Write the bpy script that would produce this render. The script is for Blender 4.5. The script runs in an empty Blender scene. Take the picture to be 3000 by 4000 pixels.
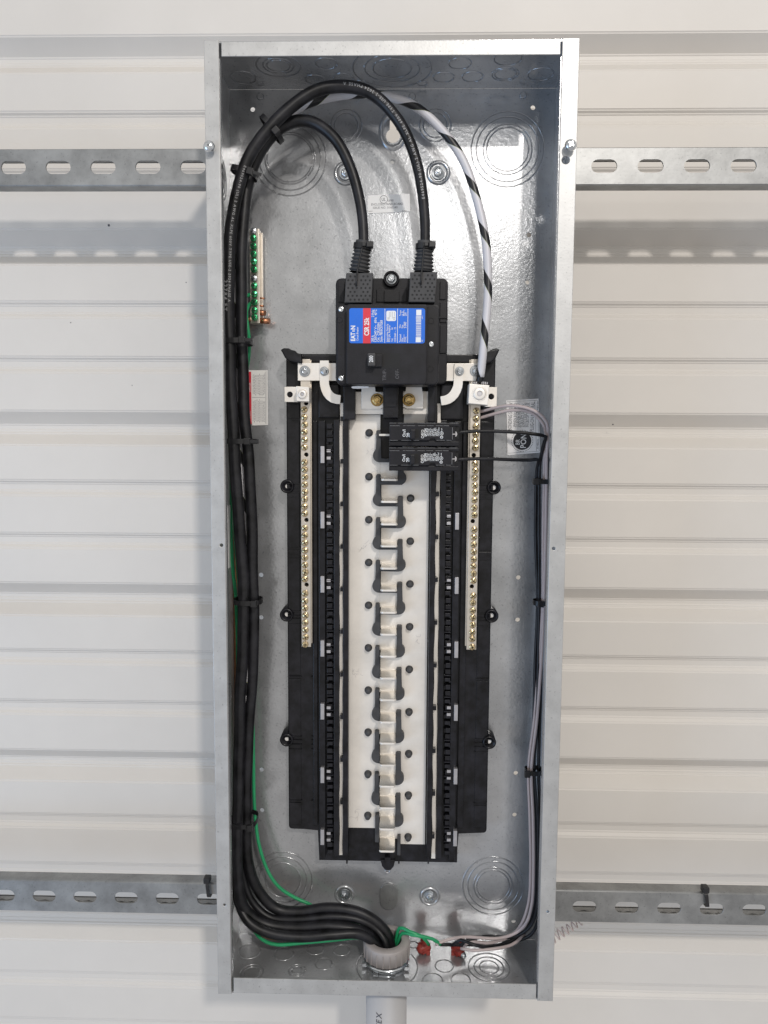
import bpy, bmesh, math, random
from mathutils import Vector, Matrix
rnd = random.Random(7)
SC = bpy.context.scene
COL = SC.collection

# ------------------------------------------------------------------ camera
CX, CY, CZ, PIT, YAW, ROL, F = .0133, -.7658, .105, .0908, -.0224, .0059, 2930.8
cam = bpy.data.cameras.new('camera'); cam_o = bpy.data.objects.new('camera', cam); COL.objects.link(cam_o)
cam.sensor_fit = 'VERTICAL'; cam.sensor_height = 36; cam.lens = F / 4000 * 36
cam.clip_start = .01; cam.clip_end = 60
def unview(x, z, y=1.0):                       # camera axes (right, up, forward) -> world direction
    c, s = math.cos(ROL), math.sin(ROL); a = c*x - s*z; b = s*x + c*z
    c, s = math.cos(PIT), math.sin(PIT); yy = c*y + s*b; zz = -s*y + c*b
    c, s = math.cos(YAW), math.sin(YAW)
    return Vector((c*a + s*yy, -s*a + c*yy, zz))
right, up, fwd = unview(1, 0, 0), unview(0, 1, 0), unview(0, 0, 1)
M = Matrix.Identity(4)
for i in range(3):
    M[i][0], M[i][1], M[i][2] = right[i], up[i], -fwd[i]
M.translation = Vector((CX, CY, CZ)); cam_o.matrix_world = M
SC.camera = cam_o
SC.render.resolution_x, SC.render.resolution_y = 768, 1024
SC.view_settings.view_transform = 'Standard'; SC.view_settings.look = 'None'
SC.view_settings.exposure = 0; SC.view_settings.gamma = 1

# ------------------------------------------------------------------ world and lamps
wd = bpy.data.worlds.new('World'); SC.world = wd; wd.use_nodes = True
nt = wd.node_tree; nt.nodes.clear()
wo = nt.nodes.new('ShaderNodeOutputWorld'); bg = nt.nodes.new('ShaderNodeBackground')
tc = nt.nodes.new('ShaderNodeTexCoord'); sp = nt.nodes.new('ShaderNodeSeparateXYZ'); cr = nt.nodes.new('ShaderNodeValToRGB')
ma = nt.nodes.new('ShaderNodeMath'); ma.operation = 'MULTIPLY_ADD'; ma.inputs[1].default_value = .5; ma.inputs[2].default_value = .5
nt.links.new(tc.outputs['Generated'], sp.inputs[0]); nt.links.new(sp.outputs[2], ma.inputs[0]); nt.links.new(ma.outputs[0], cr.inputs[0])
e = cr.color_ramp.elements
e[0].position = .25; e[0].color = (.37, .36, .36, 1)
e[1].position = .80; e[1].color = (.47, .46, .445, 1)
k = e.new(.47); k.color = (.555, .54, .52, 1)
nt.links.new(cr.outputs[0], bg.inputs[0]); bg.inputs[1].default_value = 1.19
nt.links.new(bg.outputs[0], wo.inputs[0])
def lamp(name, loc, tgt, size, power, col, sy=None):
    l = bpy.data.lights.new(name, 'AREA'); l.energy = power; l.color = col; l.size = size
    if sy: l.shape = 'RECTANGLE'; l.size_y = sy
    o = bpy.data.objects.new(name, l); COL.objects.link(o); o.location = loc
    o.rotation_euler = (Vector(tgt) - Vector(loc)).to_track_quat('-Z', 'Y').to_euler()
    return o
lamp('key_lamp', (.80, -2.80, 1.92), (0, .1, 0), .15, 49, (1, .945, .885))
lamp('second_lamp', (.40, -4.3, 1.62), (0, .1, 0), .24, 7, (1, .97, .93))
lamp('door_light', (-3.0, -2.2, -.8), (-.3, .1, -.2), 1.8, 42, (.36, .62, 1))

# ------------------------------------------------------------------ pixel of the measured photograph -> point on a plane of the place
def ray(px, py): return unview((px - 1500)/F, -(py - 2000)/F)
CAM = Vector((CX, CY, CZ))
def P(px, py, Y): d = ray(px, py); return CAM + d*((Y - CY)/d.y)
def PZ(px, py, Z): d = ray(px, py); return CAM + d*((Z - CZ)/d.z)
def PX(px, py, X): d = ray(px, py); return CAM + d*((X - CX)/d.x)
def R(x0, y0, x1, y1, Y):
    xm, ym = (x0+x1)/2, (y0+y1)/2
    return P(x0, ym, Y).x, P(x1, ym, Y).x, P(xm, y1, Y).z, P(xm, y0, Y).z

# ------------------------------------------------------------------ materials
MAT = {}
def mat(name, col, rough=.5, metal=0, noise=0, nscale=60, bump=0, bscale=300, spec=.5, coat=0, col2=None, speck=0, rvar=0, aniso=None):
    m = bpy.data.materials.new(name); m.use_nodes = True; n = m.node_tree; b = n.nodes['Principled BSDF']
    b.inputs['Base Color'].default_value = (*col, 1); b.inputs['Roughness'].default_value = rough
    b.inputs['Metallic'].default_value = metal; b.inputs['Specular IOR Level'].default_value = spec
    if coat: b.inputs['Coat Weight'].default_value = coat; b.inputs['Coat Roughness'].default_value = .15
    t = n.nodes.new('ShaderNodeTexCoord')
    src = t.outputs['Object']
    if aniso:
        mp = n.nodes.new('ShaderNodeMapping'); mp.inputs['Scale'].default_value = aniso
        n.links.new(src, mp.inputs[0]); src2 = mp.outputs[0]
    else: src2 = src
    if noise or col2:
        ns = n.nodes.new('ShaderNodeTexNoise'); ns.inputs['Scale'].default_value = nscale; ns.inputs['Detail'].default_value = 6
        ns.inputs['Roughness'].default_value = .65
        n.links.new(src2, ns.inputs['Vector'])
        r = n.nodes.new('ShaderNodeValToRGB'); r.color_ramp.elements[0].position = .32; r.color_ramp.elements[1].position = .68
        c2 = col2 or tuple(max(0, c*(1-noise)) for c in col)
        r.color_ramp.elements[0].color = (*c2, 1); r.color_ramp.elements[1].color = (*[min(1, c*(1+noise*.5)) for c in col], 1)
        n.links.new(ns.outputs['Fac'], r.inputs[0]); out = r.outputs[0]
        if speck:                                     # small dark pits in the zinc
            n2 = n.nodes.new('ShaderNodeTexNoise'); n2.inputs['Scale'].default_value = 420; n2.inputs['Detail'].default_value = 2
            n.links.new(src, n2.inputs['Vector'])
            r2 = n.nodes.new('ShaderNodeValToRGB'); r2.color_ramp.elements[0].position = .29; r2.color_ramp.elements[1].position = .36
            r2.color_ramp.elements[0].color = (1-speck,)*3 + (1,); r2.color_ramp.elements[1].color = (1, 1, 1, 1)
            n.links.new(n2.outputs['Fac'], r2.inputs[0])
            mx = n.nodes.new('ShaderNodeMix'); mx.data_type = 'RGBA'; mx.blend_type = 'MULTIPLY'; mx.inputs[0].default_value = 1
            n.links.new(out, mx.inputs[6]); n.links.new(r2.outputs[0], mx.inputs[7]); out = mx.outputs[2]
        n.links.new(out, b.inputs['Base Color'])
        if rvar:
            mr = n.nodes.new('ShaderNodeMapRange'); mr.inputs[3].default_value = rough - rvar; mr.inputs[4].default_value = rough + rvar
            n.links.new(ns.outputs['Fac'], mr.inputs[0]); n.links.new(mr.outputs[0], b.inputs['Roughness'])
    if bump:
        nb = n.nodes.new('ShaderNodeTexNoise'); nb.inputs['Scale'].default_value = bscale; nb.inputs['Detail'].default_value = 3
        n.links.new(src2 if aniso else src, nb.inputs['Vector'])
        bp = n.nodes.new('ShaderNodeBump'); bp.inputs['Strength'].default_value = bump; bp.inputs['Distance'].default_value = .0004
        n.links.new(nb.outputs['Fac'], bp.inputs['Height']); n.links.new(bp.outputs[0], b.inputs['Normal'])
    MAT[name] = m
    return m
mat('galvanised', (.52, .53, .545), .22, .68, noise=.22, nscale=15, bump=.32, bscale=330, speck=.28, rvar=.05)
mat('galvanised_side', (.58, .585, .59), .34, .55, noise=.22, nscale=15, bump=.3, bscale=330, speck=.28, rvar=.05)  # same steel with light put into its colour for the dim side walls
mat('galvanised_rim', (.53, .53, .525), .46, .55, noise=.14, nscale=40, bump=.22, bscale=500, speck=.3, rvar=.05)
mat('strut_zinc', (.35, .355, .355), .46, .8, noise=.30, nscale=26, bump=.2, bscale=260, speck=.25, rvar=.06)
mat('wall_paint', (.70, .667, .625), .48, 0, noise=.05, nscale=3.5, bump=.05, bscale=240, spec=.5)
mat('black_plastic', (.012, .012, .016), .31, 0, noise=.9, nscale=70, bump=.10, bscale=500, spec=.36, rvar=.08)
mat('black_breaker', (.012, .012, .016), .42, 0, noise=.4, nscale=60, bump=.22, bscale=900, spec=.32, rvar=.1)
mat('rubber', (.062, .062, .065), .55, 0, noise=.2, nscale=90, bump=.15, bscale=900, spec=.35)
mat('toggle', (.05, .05, .053), .5, 0, noise=.15, nscale=90)
mat('cable_black', (.013, .013, .016), .42, 0, noise=1.2, nscale=50, bump=.08, bscale=300, spec=.4, rvar=.07)
mat('tie_black', (.014, .014, .016), .4, 0, noise=.2, nscale=100)
mat('blade_tin', (.74, .71, .66), .24, 1, noise=.07, nscale=30)
mat('tin_plate', (.92, .875, .815), .40, .35, noise=.12, nscale=22, bump=.06, bscale=200, rvar=.05)
mat('aluminium_bar', (.72, .66, .58), .38, .8, noise=.1, nscale=90, bump=.1, bscale=600)
mat('yellow_zinc', (.72, .62, .36), .22, 1, noise=.45, nscale=260, bump=.2, bscale=700, col2=(.50, .36, .24), rvar=.06)
mat('gold_zinc', (.66, .47, .20), .25, 1, noise=.3, nscale=160, bump=.1, bscale=700)
mat('gold_zinc_dark', (.36, .24, .09), .35, 1)  # darkened gold_zinc for washers, edge shading as colour
mat('zinc_bolt_dark', (.38, .40, .42), .4, 1)  # darkened zinc_bolt for washers, edge shading as colour
mat('zinc_bolt', (.70, .73, .76), .22, 1, noise=.2, nscale=200, bump=.15, bscale=700)
mat('green_screw', (.06, .42, .17), .22, .85, noise=.35, nscale=220, bump=.2, bscale=700)
mat('copper', (.55, .25, .14), .30, 1, noise=.3, nscale=120)
mat('wire_white', (.50, .42, .41), .42, 0, noise=.05, nscale=60)
mat('wire_green', (.02, .33, .13), .35, 0, noise=.12, nscale=60)
mat('label_white', (.93, .92, .92), .45, 0, noise=.03, nscale=40)
mat('label_pale', (.88, .865, .84), .4, 0, noise=.04, nscale=40)
mat('blue_print', (.008, .15, .70), .32, 0, noise=.05, nscale=60)
mat('red_print', (.70, .035, .06), .35, 0, noise=.05, nscale=60)
mat('ink_white', (.82, .84, .86), .5)
mat('ink_grey', (.33, .33, .34), .5)
mat('ink_faint', (.09, .09, .10), .5)
mat('ink_black', (.02, .02, .025), .5)
mat('ink_label', (.14, .14, .15), .5)
mat('pvc_grey', (.50, .495, .50), .5, 0, noise=.04, nscale=20)
mat('bushing', (.37, .34, .33), .5, 0, noise=.08, nscale=60, bump=.1)
mat('red_plastic', (.33, .04, .03), .45, 0, noise=.2, nscale=120)
mat('steel_tab', (.55, .54, .56), .42, .8, noise=.12, nscale=150)
mat('score_line', (.20, .20, .21), .45, .8)
mat('slot_brown', (.06, .04, .02), .4, .6)
mat('hole_dark', (.008, .008, .009), .7)
# white tape wound as a spiral round a black cable; the winding follows the cable's own length and girth
def tape_mat():
    m = bpy.data.materials.new('striped_tape'); m.use_nodes = True; n = m.node_tree; b = n.nodes['Principled BSDF']
    b.inputs['Roughness'].default_value = .36
    uv = n.nodes.new('ShaderNodeUVMap'); s = n.nodes.new('ShaderNodeSeparateXYZ'); n.links.new(uv.outputs[0], s.inputs[0])
    a = n.nodes.new('ShaderNodeMath'); a.operation = 'MULTIPLY_ADD'; a.inputs[1].default_value = 1/.0520   # pitch along the cable
    n.links.new(s.outputs[1], a.inputs[0]); n.links.new(s.outputs[0], a.inputs[2])
    fr = n.nodes.new('ShaderNodeMath'); fr.operation = 'FRACT'; n.links.new(a.outputs[0], fr.inputs[0])
    r = n.nodes.new('ShaderNodeValToRGB'); r.color_ramp.interpolation = 'CONSTANT'
    el = r.color_ramp.elements; el[0].position = 0; el[0].color = (.66, .65, .68, 1)
    el[1].position = .69; el[1].color = (.40, .45, .20, 1)
    q = el.new(.70); q.color = (.014, .014, .016, 1)
    n.links.new(fr.outputs[0], r.inputs[0]); n.links.new(r.outputs[0], b.inputs['Base Color'])
    MAT['striped_tape'] = m
tape_mat()

# ------------------------------------------------------------------ object helpers
WO = {}
def setp(o, label=None, cat=None, group=None, kind=None):
    if label: o['label'] = label
    if cat: o['category'] = cat
    if group: o['group'] = group
    if kind: o['kind'] = kind
    return o
def thing(name, label, cat, loc=(0, 0, 0), group=None):
    o = bpy.data.objects.new(name, None); COL.objects.link(o); o.location = loc; o.empty_display_size = .01
    WO[o.name] = Vector(loc); return setp(o, label, cat, group)
def link(name, me, m, parent=None, loc=None, label=None):
    """loc None: mesh is in world coordinates; otherwise mesh is local and stands at the world point loc"""
    o = bpy.data.objects.new(name, me); COL.objects.link(o)
    if m is not None and len(me.materials) == 0: me.materials.append(MAT[m])
    pw = WO[parent.name] if parent else Vector((0, 0, 0))
    if loc is None:
        org = pw if parent else Vector((0, 0, 0)); o.location = -pw if parent else (0, 0, 0)
        WO[o.name] = Vector((0, 0, 0))
    else:
        o.location = Vector(loc) - pw; WO[o.name] = Vector(loc)
    if parent: o.parent = parent
    if label: o['label'] = label
    return o

class MB:
    def __init__(s): s.bm = bmesh.new()
    def box(s, x0, x1, y0, y1, z0, z1, bev=0, seg=2):
        b = s.bm; x0, x1 = sorted((x0, x1)); y0, y1 = sorted((y0, y1)); z0, z1 = sorted((z0, z1))
        v = [b.verts.new(p) for p in ((x0,y0,z0),(x1,y0,z0),(x1,y1,z0),(x0,y1,z0),(x0,y0,z1),(x1,y0,z1),(x1,y1,z1),(x0,y1,z1))]
        fs = [b.faces.new([v[i] for i in q]) for q in ((3,2,1,0),(4,5,6,7),(0,1,5,4),(1,2,6,5),(2,3,7,6),(3,0,4,7))]
        if bev:
            ed = {e for f in fs for e in f.edges}
            bmesh.ops.bevel(b, geom=list(ed), offset=min(bev, .45*min(x1-x0, y1-y0, z1-z0)), segments=seg, affect='EDGES', profile=.6)
        return s
    def prism(s, pts, yf, yb, bev=0, seg=2):      # outline in x,z; front yf (near camera), back yb
        b = s.bm
        ar = sum(pts[i][0]*pts[(i+1) % len(pts)][1] - pts[(i+1) % len(pts)][0]*pts[i][1] for i in range(len(pts)))
        if ar < 0: pts = pts[::-1]
        f = [b.verts.new((x, yf, z)) for x, z in pts]; k = [b.verts.new((x, yb, z)) for x, z in pts]
        ff = b.faces.new(f); b.faces.new(k[::-1]); n = len(pts)
        for i in range(n): b.faces.new((f[(i+1) % n], f[i], k[i], k[(i+1) % n]))
        if bev: bmesh.ops.bevel(b, geom=list(ff.edges), offset=bev, segments=seg, affect='EDGES', profile=.6)
        return s
    def cyl(s, c, ax, r, h, n=20, r2=None, bev=0):    # from c along ax for h
        b = s.bm; ax = Vector(ax).normalized(); c = Vector(c); r2 = r if r2 is None else r2
        u = ax.orthogonal().normalized(); w = ax.cross(u)
        prof = [(0, r)] if not bev else [(0, r)]
        prof = [(0, r), (h, r2)] if not bev else [(0, r), (h-bev, r2), (h-bev*.3, r2-bev*.3), (h, r2-bev)]
        rings = [[b.verts.new(c + ax*t + (u*math.cos(2*math.pi*i/n) + w*math.sin(2*math.pi*i/n))*q) for i in range(n)] for t, q in prof]
        for A, B in zip(rings, rings[1:]):
            for i in range(n): f = b.faces.new((A[i], A[(i+1) % n], B[(i+1) % n], B[i])); f.smooth = n > 8
        b.faces.new(rings[0][::-1]); b.faces.new(rings[-1]); return s
    def lathe(s, c, ax, prof, n=28, smooth=True, cap=False):      # prof: (distance along axis, radius)
        b = s.bm; ax = Vector(ax).normalized(); c = Vector(c); u = ax.orthogonal().normalized(); w = ax.cross(u)
        rings = [[b.verts.new(c + ax*t + (u*math.cos(2*math.pi*i/n) + w*math.sin(2*math.pi*i/n))*max(q, 1e-5)) for i in range(n)] for t, q in prof]
        for A, B in zip(rings, rings[1:]):
            for i in range(n): f = b.faces.new((A[i], A[(i+1) % n], B[(i+1) % n], B[i])); f.smooth = smooth
        if cap: b.faces.new(rings[0][::-1]); b.faces.new(rings[-1])
        return s
    def torus(s, c, ax, r, t, n=36, m=6, flat=1.0):
        b = s.bm; ax = Vector(ax).normalized(); c = Vector(c); u = ax.orthogonal().normalized(); w = ax.cross(u); rg = []
        for i in range(n):
            a = 2*math.pi*i/n; d = u*math.cos(a) + w*math.sin(a)
            rg.append([b.verts.new(c + d*(r + t*math.cos(2*math.pi*j/m)) + ax*t*flat*math.sin(2*math.pi*j/m)) for j in range(m)])
        for i in range(n):
            for j in range(m):
                f = b.faces.new((rg[i][j], rg[(i+1) % n][j], rg[(i+1) % n][(j+1) % m], rg[i][(j+1) % m])); f.smooth = True
        return s
    def tube(s, pts, r, n=14, cap=True):
        pts, rr = pts, (r if isinstance(r, (list, tuple)) else [r]*len(pts)); b = s.bm
        uvl = b.loops.layers.uv.get('UVMap') or b.loops.layers.uv.new('UVMap')
        L = 0; T0 = (pts[1]-pts[0]).normalized()
        u = Vector((0, -1, 0)); u = (u - T0*u.dot(T0));
        u = u.normalized() if u.length > .1 else T0.orthogonal().normalized()
        prev = None
        for k, p in enumerate(pts):
            T = (pts[min(k+1, len(pts)-1)] - pts[max(k-1, 0)]).normalized()
            u = (u - T*u.dot(T)).normalized(); w = T.cross(u)
            ring = [b.verts.new(p + (u*math.cos(2*math.pi*i/n) + w*math.sin(2*math.pi*i/n))*rr[k]) for i in range(n)]
            if prev:
                L2 = L + (p - pts[k-1]).length
                for i in range(n):
                    f = b.faces.new((prev[i], prev[(i+1) % n], ring[(i+1) % n], ring[i])); f.smooth = True
                    for lp, uv in zip(f.loops, ((i/n, L), ((i+1)/n, L), ((i+1)/n, L2), (i/n, L2))): lp[uvl].uv = uv
                L = L2
            elif cap: b.faces.new(ring[::-1])
            prev = ring
        if cap: b.faces.new(prev)
        return s
    def mesh(s, name='mesh'):
        me = bpy.data.meshes.new(name); bmesh.ops.recalc_face_normals(s.bm, faces=s.bm.faces) if not getattr(s, 'keep', 0) else None
        s.bm.to_mesh(me); s.bm.free(); return me
    def put(s, name, m, parent=None, loc=None, label=None): return link(name, s.mesh(name), m, parent, loc, label)

def plate_mesh(outer, holes, yf, yb, bevel=0):
    """flat sheet with real holes cut through it: outlines in x,z; front at yf"""
    cu = bpy.data.curves.new('c', 'CURVE'); cu.dimensions = '2D'; cu.fill_mode = 'BOTH'; cu.extrude = (yb-yf)/2 - bevel
    cu.bevel_depth = bevel; cu.bevel_resolution = 1
    for lp in [outer] + list(holes):
        sl = cu.splines.new('POLY'); sl.points.add(len(lp)-1); sl.use_cyclic_u = True
        for i, (x, z) in enumerate(lp): sl.points[i].co = (x, z, 0, 1)
    ob = bpy.data.objects.new('c', cu); me = bpy.data.meshes.new_from_object(ob)
    ym = (yf+yb)/2
    for v in me.vertices: x, z, d = v.co; v.co = (x, ym - d, z)
    me.flip_normals() if hasattr(me, 'flip_normals') else None
    bm = bmesh.new(); bm.from_mesh(me); bmesh.ops.remove_doubles(bm, verts=bm.verts, dist=1e-7)
    bmesh.ops.recalc_face_normals(bm, faces=bm.faces); bm.to_mesh(me); bm.free()
    me.materials.clear()
    bpy.data.objects.remove(ob); bpy.data.curves.remove(cu); return me
def circ(x, z, r, n=20, rx=None): return [(x + (rx or r)*math.cos(2*math.pi*i/n), z + r*math.sin(2*math.pi*i/n)) for i in range(n)]
def slot(x, z, w, h, n=8):
    r = h/2; pts = []
    for i in range(n+1): a = -math.pi/2 + math.pi*i/n; pts.append((x + w/2 - r + r*math.cos(a), z + r*math.sin(a)))
    for i in range(n+1): a = math.pi/2 + math.pi*i/n; pts.append((x - w/2 + r + r*math.cos(a), z + r*math.sin(a)))
    return pts
def rrect(x0, x1, z0, z1, r, n=4):
    pts = []
    for cx, cz, a0 in ((x1-r, z0+r, -90), (x1-r, z1-r, 0), (x0+r, z1-r, 90), (x0+r, z0+r, 180)):
        for i in range(n+1): a = math.radians(a0 + 90*i/n); pts.append((cx + r*math.cos(a), cz + r*math.sin(a)))
    return pts

def spline(pts, step=.004):                       # Catmull-Rom through pts, resampled
    pts = [Vector(p) for p in pts]; q = [pts[0]*2 - pts[1]] + pts + [pts[-1]*2 - pts[-2]]; out = []
    for i in range(1, len(q)-2):
        a, b, c, d = q[i-1], q[i], q[i+1], q[i+2]; n = max(1, int((c-b).length/step))
        for j in range(n):
            t = j/n; out.append(.5*((2*b) + (c-a)*t + (2*a - 5*b + 4*c - d)*t*t + (3*b - a - 3*c + d)*t**3))
    return out + [pts[-1]]

# lettering: built-in font turned to mesh
GL = {}
def glyphs(txt, bold=0):
    key = (txt, bold)
    if key in GL: return GL[key]
    cu = bpy.data.curves.new('t', 'FONT'); cu.body = txt; cu.size = 1; cu.offset = bold; cu.resolution_u = 2
    ob = bpy.data.objects.new('t', cu); me = bpy.data.meshes.new_from_object(ob)
    vs = [v.co.copy() for v in me.vertices]; fs = [tuple(p.vertices) for p in me.polygons]
    w = (min(v.x for v in vs), max(v.x for v in vs), min(v.y for v in vs), max(v.y for v in vs)) if vs else (0, .3, 0, 0)
    bpy.data.objects.remove(ob); bpy.data.curves.remove(cu); bpy.data.meshes.remove(me)
    GL[key] = (vs, fs, w); return GL[key]
class Text(MB):
    """keeps faces as drawn; lies flat on a surface"""
    keep = 1
    def add(s, txt, o, xd, yd, size=None, length=None, bold=0):
        vs, fs, w = glyphs(txt, bold); o, xd, yd = Vector(o), Vector(xd), Vector(yd)
        sy = size; sx = size if length is None else length/(w[1]-w[0])
        if size is None: sy = sx
        nv = [s.bm.verts.new(o + xd*(v.x - w[0])*sx + yd*(v.y)*sy) for v in vs]
        for f in fs:
            try: s.bm.faces.new([nv[i] for i in f])
            except ValueError: pass
        return s
    def up(s, txt, px, py, Y, size, length=None, bold=0):      # reads upward on a vertical face, start at photo point
        return s.add(txt, P(px, py, Y), (0, 0, 1), (-1, 0, 0), size, length, bold)
    def bar(s, x0, y0, x1, y1, Y):
        X0, X1, Z0, Z1 = R(x0, y0, x1, y1, Y)
        s.bm.faces.new([s.bm.verts.new(p) for p in ((X0, Y, Z0), (X1, Y, Z0), (X1, Y, Z1), (X0, Y, Z1))]); return s
def pb(mb, x0, y0, x1, y1, Yf, Yb, bev=0):
    X0, X1, Z0, Z1 = R(x0, y0, x1, y1, Yf); return mb.box(X0, X1, Yf, Yb, Z0, Z1, bev)
def poly(pts, Y): return [(P(a, b, Y).x, P(a, b, Y).z) for a, b in pts]

# =================================================================== SETTING: ribbed steel wall
WY = .210
def build_wall():
    prof = []                                    # (z, y) going down
    per = .2295
    for z in (1.301, 1.070, .839, .609, .375, .145, -.082, -.312, -.542, -.772, -1.0, -1.23):
        d = .019                                 # deep groove
        prof += [(z, WY), (z-.0175, WY+d), (z-.0245, WY+d), (z-.0265, WY+d-.002), (z-.0290, WY+d-.002), (z-.0440, WY)]
        for k in (1, 2):                         # two shallow grooves between deep ones
            c = z - .0905 - .0700*(k-1)
            prof += [(c, WY), (c-.0042, WY+.0045), (c-.0140, WY+.0045), (c-.0200, WY)]
    b = bmesh.new(); L = [[b.verts.new((x, y, z)) for z, y in prof] for x in (-1.6, 1.6)]
    for i in range(len(prof)-1): b.faces.new((L[0][i], L[1][i], L[1][i+1], L[0][i+1]))
    bmesh.ops.recalc_face_normals(b, faces=b.faces)
    ext = bmesh.ops.extrude_face_region(b, geom=b.faces[:]); 
    for v in ext['geom']:
        if isinstance(v, bmesh.types.BMVert): v.co.y += .0008
    bmesh.ops.bevel(b, geom=[e for e in b.edges if len(e.link_faces) == 2 and abs(e.verts[0].co.x - e.verts[1].co.x) > 1 and e.calc_face_angle(0) > .1], offset=.0014, segments=3, affect='EDGES')
    bmesh.ops.recalc_face_normals(b, faces=b.faces)
    me = bpy.data.meshes.new('wall'); b.to_mesh(me); b.free()
    for p in me.polygons: p.use_smooth = False
    o = link('wall', me, 'wall_paint'); setp(o, 'off-white ribbed sheet-metal wall behind the panel', kind='structure')
build_wall()

for px, py, r in ((425, 880, .0016), (727, 1103, .0007), (276, 1260, .0007), (516, 1505, .0006), (2395, 1658, .0008)):
    p = P(px, py, WY + .0)
    MB().lathe((p.x, p.y, p.z), (0, -1, 0), [(-.002, r), (0, r), (.0005, r*.6), (.0006, 0)], 9).put('dirt_speck', 'ink_faint', COL.objects['wall'])
# =================================================================== struts
D = .0985
def strut(zt, x_slot, label, dp):
    t = thing('strut_channel', label, 'strut', (0, D+.02, zt-.0413), 'slotted strut channels carrying the panel')
    w, h, th = 1.35, .0413, .0025
    holes = []; x = x_slot
    while x > -w + .03: x -= .0508
    while x < w - .03: holes.append(slot(x, zt - h/2, .0286, .0143)); x += .0508
    me = plate_mesh([(-w, zt-h+.0015), (w, zt-h+.0015), (w, zt-.0015), (-w, zt-.0015)], holes, D+.0012, D+.0012+th)
    link('slotted_face', me, 'strut_zinc', t)
    for s, z in ((1, zt), (-1, zt-h)):           # flanges with rounded front edge and returned, toothed lip
        mb = MB(); b = mb.bm; pr = []
        for i in range(5): a = math.pi/2*i/4; pr.append((D+.0012 + .003 - .003*math.cos(a), z - s*(.003 - .003*math.sin(a))))
        pr += [(D+dp-.002, z), (D+dp, z-s*.002), (D+dp, z-s*.0095)]
        inn = [(min(y+th*.9, D+dp-th), zz - s*th if i > 0 else zz) for i, (y, zz) in enumerate(pr)]
        inn[0] = (D+.0012+th, pr[0][1]); inn[-1] = (D+dp-th, pr[-1][1]); inn[-2] = (D+dp-th, z-s*th*1.3)
        L = [[b.verts.new((x, y, zz)) for y, zz in pr + inn[::-1]] for x in (-w, w)]; n = len(L[0])
        for i in range(n): f = b.faces.new((L[0][i], L[1][i], L[1][(i+1) % n], L[0][(i+1) % n])); f.smooth = i < 4
        b.faces.new(L[0]); b.faces.new(L[1][::-1])
        mb.put('flange', 'strut_zinc', t)
        # toothed inner lip
        mb = MB(); b = mb.bm; n = int(2*w/.0068); zz0, zz1 = z - s*.0095, z - s*.0095 + s*th*.9
        pts = [(-w, D+dp-.001)] + [(-w + 2*w*i/n, D+dp-.0085 - (.0022 if i % 2 else 0)) for i in range(n+1)] + [(w, D+dp-.001)]
        lo = [b.verts.new((x, y, zz0)) for x, y in pts]; hi = [b.verts.new((x, y, zz1)) for x, y in pts]
        b.faces.new(lo); b.faces.new(hi[::-1])
        for i in range(len(pts)): j = (i+1) % len(pts); b.faces.new((lo[i], lo[j], hi[j], hi[i]))
        mb.put('toothed_lip', 'strut_zinc', t)
    return t
strut(.4325, .2351, 'clean grey slotted steel strut behind the top of the panel', .0206)
strut(-.4305, P(2782, 3555, D).x, 'grey slotted steel strut behind the bottom of the panel, with black ties on it', .0206)

# =================================================================== enclosure
W2, H2 = .1818, .4953
box = thing('electrical_enclosure', 'open galvanised steel electrical panel box without its cover', 'electrical panel', (0, D, -H2))
T = .0016
def at(px, py): p = P(px, py, D); return p.x, p.z
holes = []
light_holes = [(987, 427, 9), (2082, 420, 9), (2066, 918, 9), (2060, 1103, 8), (2025, 2256, 9), (2022, 2421, 9), (2015, 3020, 9), (2010, 3183, 9),
               (1020, 2246, 9), (1020, 2412, 9), (1022, 3007, 9), (1024, 3165, 9), (1533, 632, 8), (2006, 3600, 9)]
for a, b_, r in light_holes: x, z = at(a, b_); holes.append(circ(x, z, r/3.4e3, 14))
x, z = at(1535, 530)                             # keyhole
kh = [(x + .0078*math.cos(a), z + .0078*math.sin(a)) for a in [math.radians(q) for q in range(-242, 63, 19)]]
kh += [(x + .0036, z + .0160), (x + .0020, z + .0186), (x - .0020, z + .0186), (x - .0036, z + .0160)]
holes.append(kh[::1])
back = link('back_panel', plate_mesh([(-W2+T, -H2+T), (W2-T, -H2+T), (W2-T, H2-T), (-W2+T, H2-T)], holes, D, D+T), 'galvanised', box)
def rings(parent, c, ax, rads, notch=True, m='galvanised', seed=0):
    """a knockout: concentric scored rings standing a little proud, with the little ties that hold them"""
    r_ = random.Random(seed); mb = MB()
    for i, r in enumerate(rads):
        mb.torus(c, ax, r, .00055, 48, 6, 1.2)
        n0 = len(mb.bm.faces); mb.torus(c, ax, r-.00080, .00024, 48, 4, 1.3); mb.bm.faces.ensure_lookup_table()
        for f in mb.bm.faces[n0:]: f.material_index = 1
        if notch:
            axv = Vector(ax); u = axv.orthogonal().normalized(); w = axv.cross(u)
            for k in range(2):
                a = r_.uniform(0, math.pi) + k*math.pi
                d = u*math.cos(a) + w*math.sin(a); mb.cyl(Vector(c) + d*r, ax, .0010, .0007, 8)
    o = mb.put('knockout', m, parent); o.data.materials.append(MAT['score_line']); return o
NY = (0, -1, 0)
def kback(px, py, rads, s=0): p = P(px, py, D); rings(back, p, NY, [r/3.39e3 for r in rads], seed=s)
kback(1132, 618, (138, 118, 96, 88), 1); kback(1983, 583, (137, 118, 92, 80), 2)
kback(1352, 490, (60, 46), 3); kback(1700, 488, (60, 46), 4)
kback(1105, 3437, (122, 100, 74), 5); kback(1926, 3460, (125, 105, 80, 68), 6)
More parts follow.
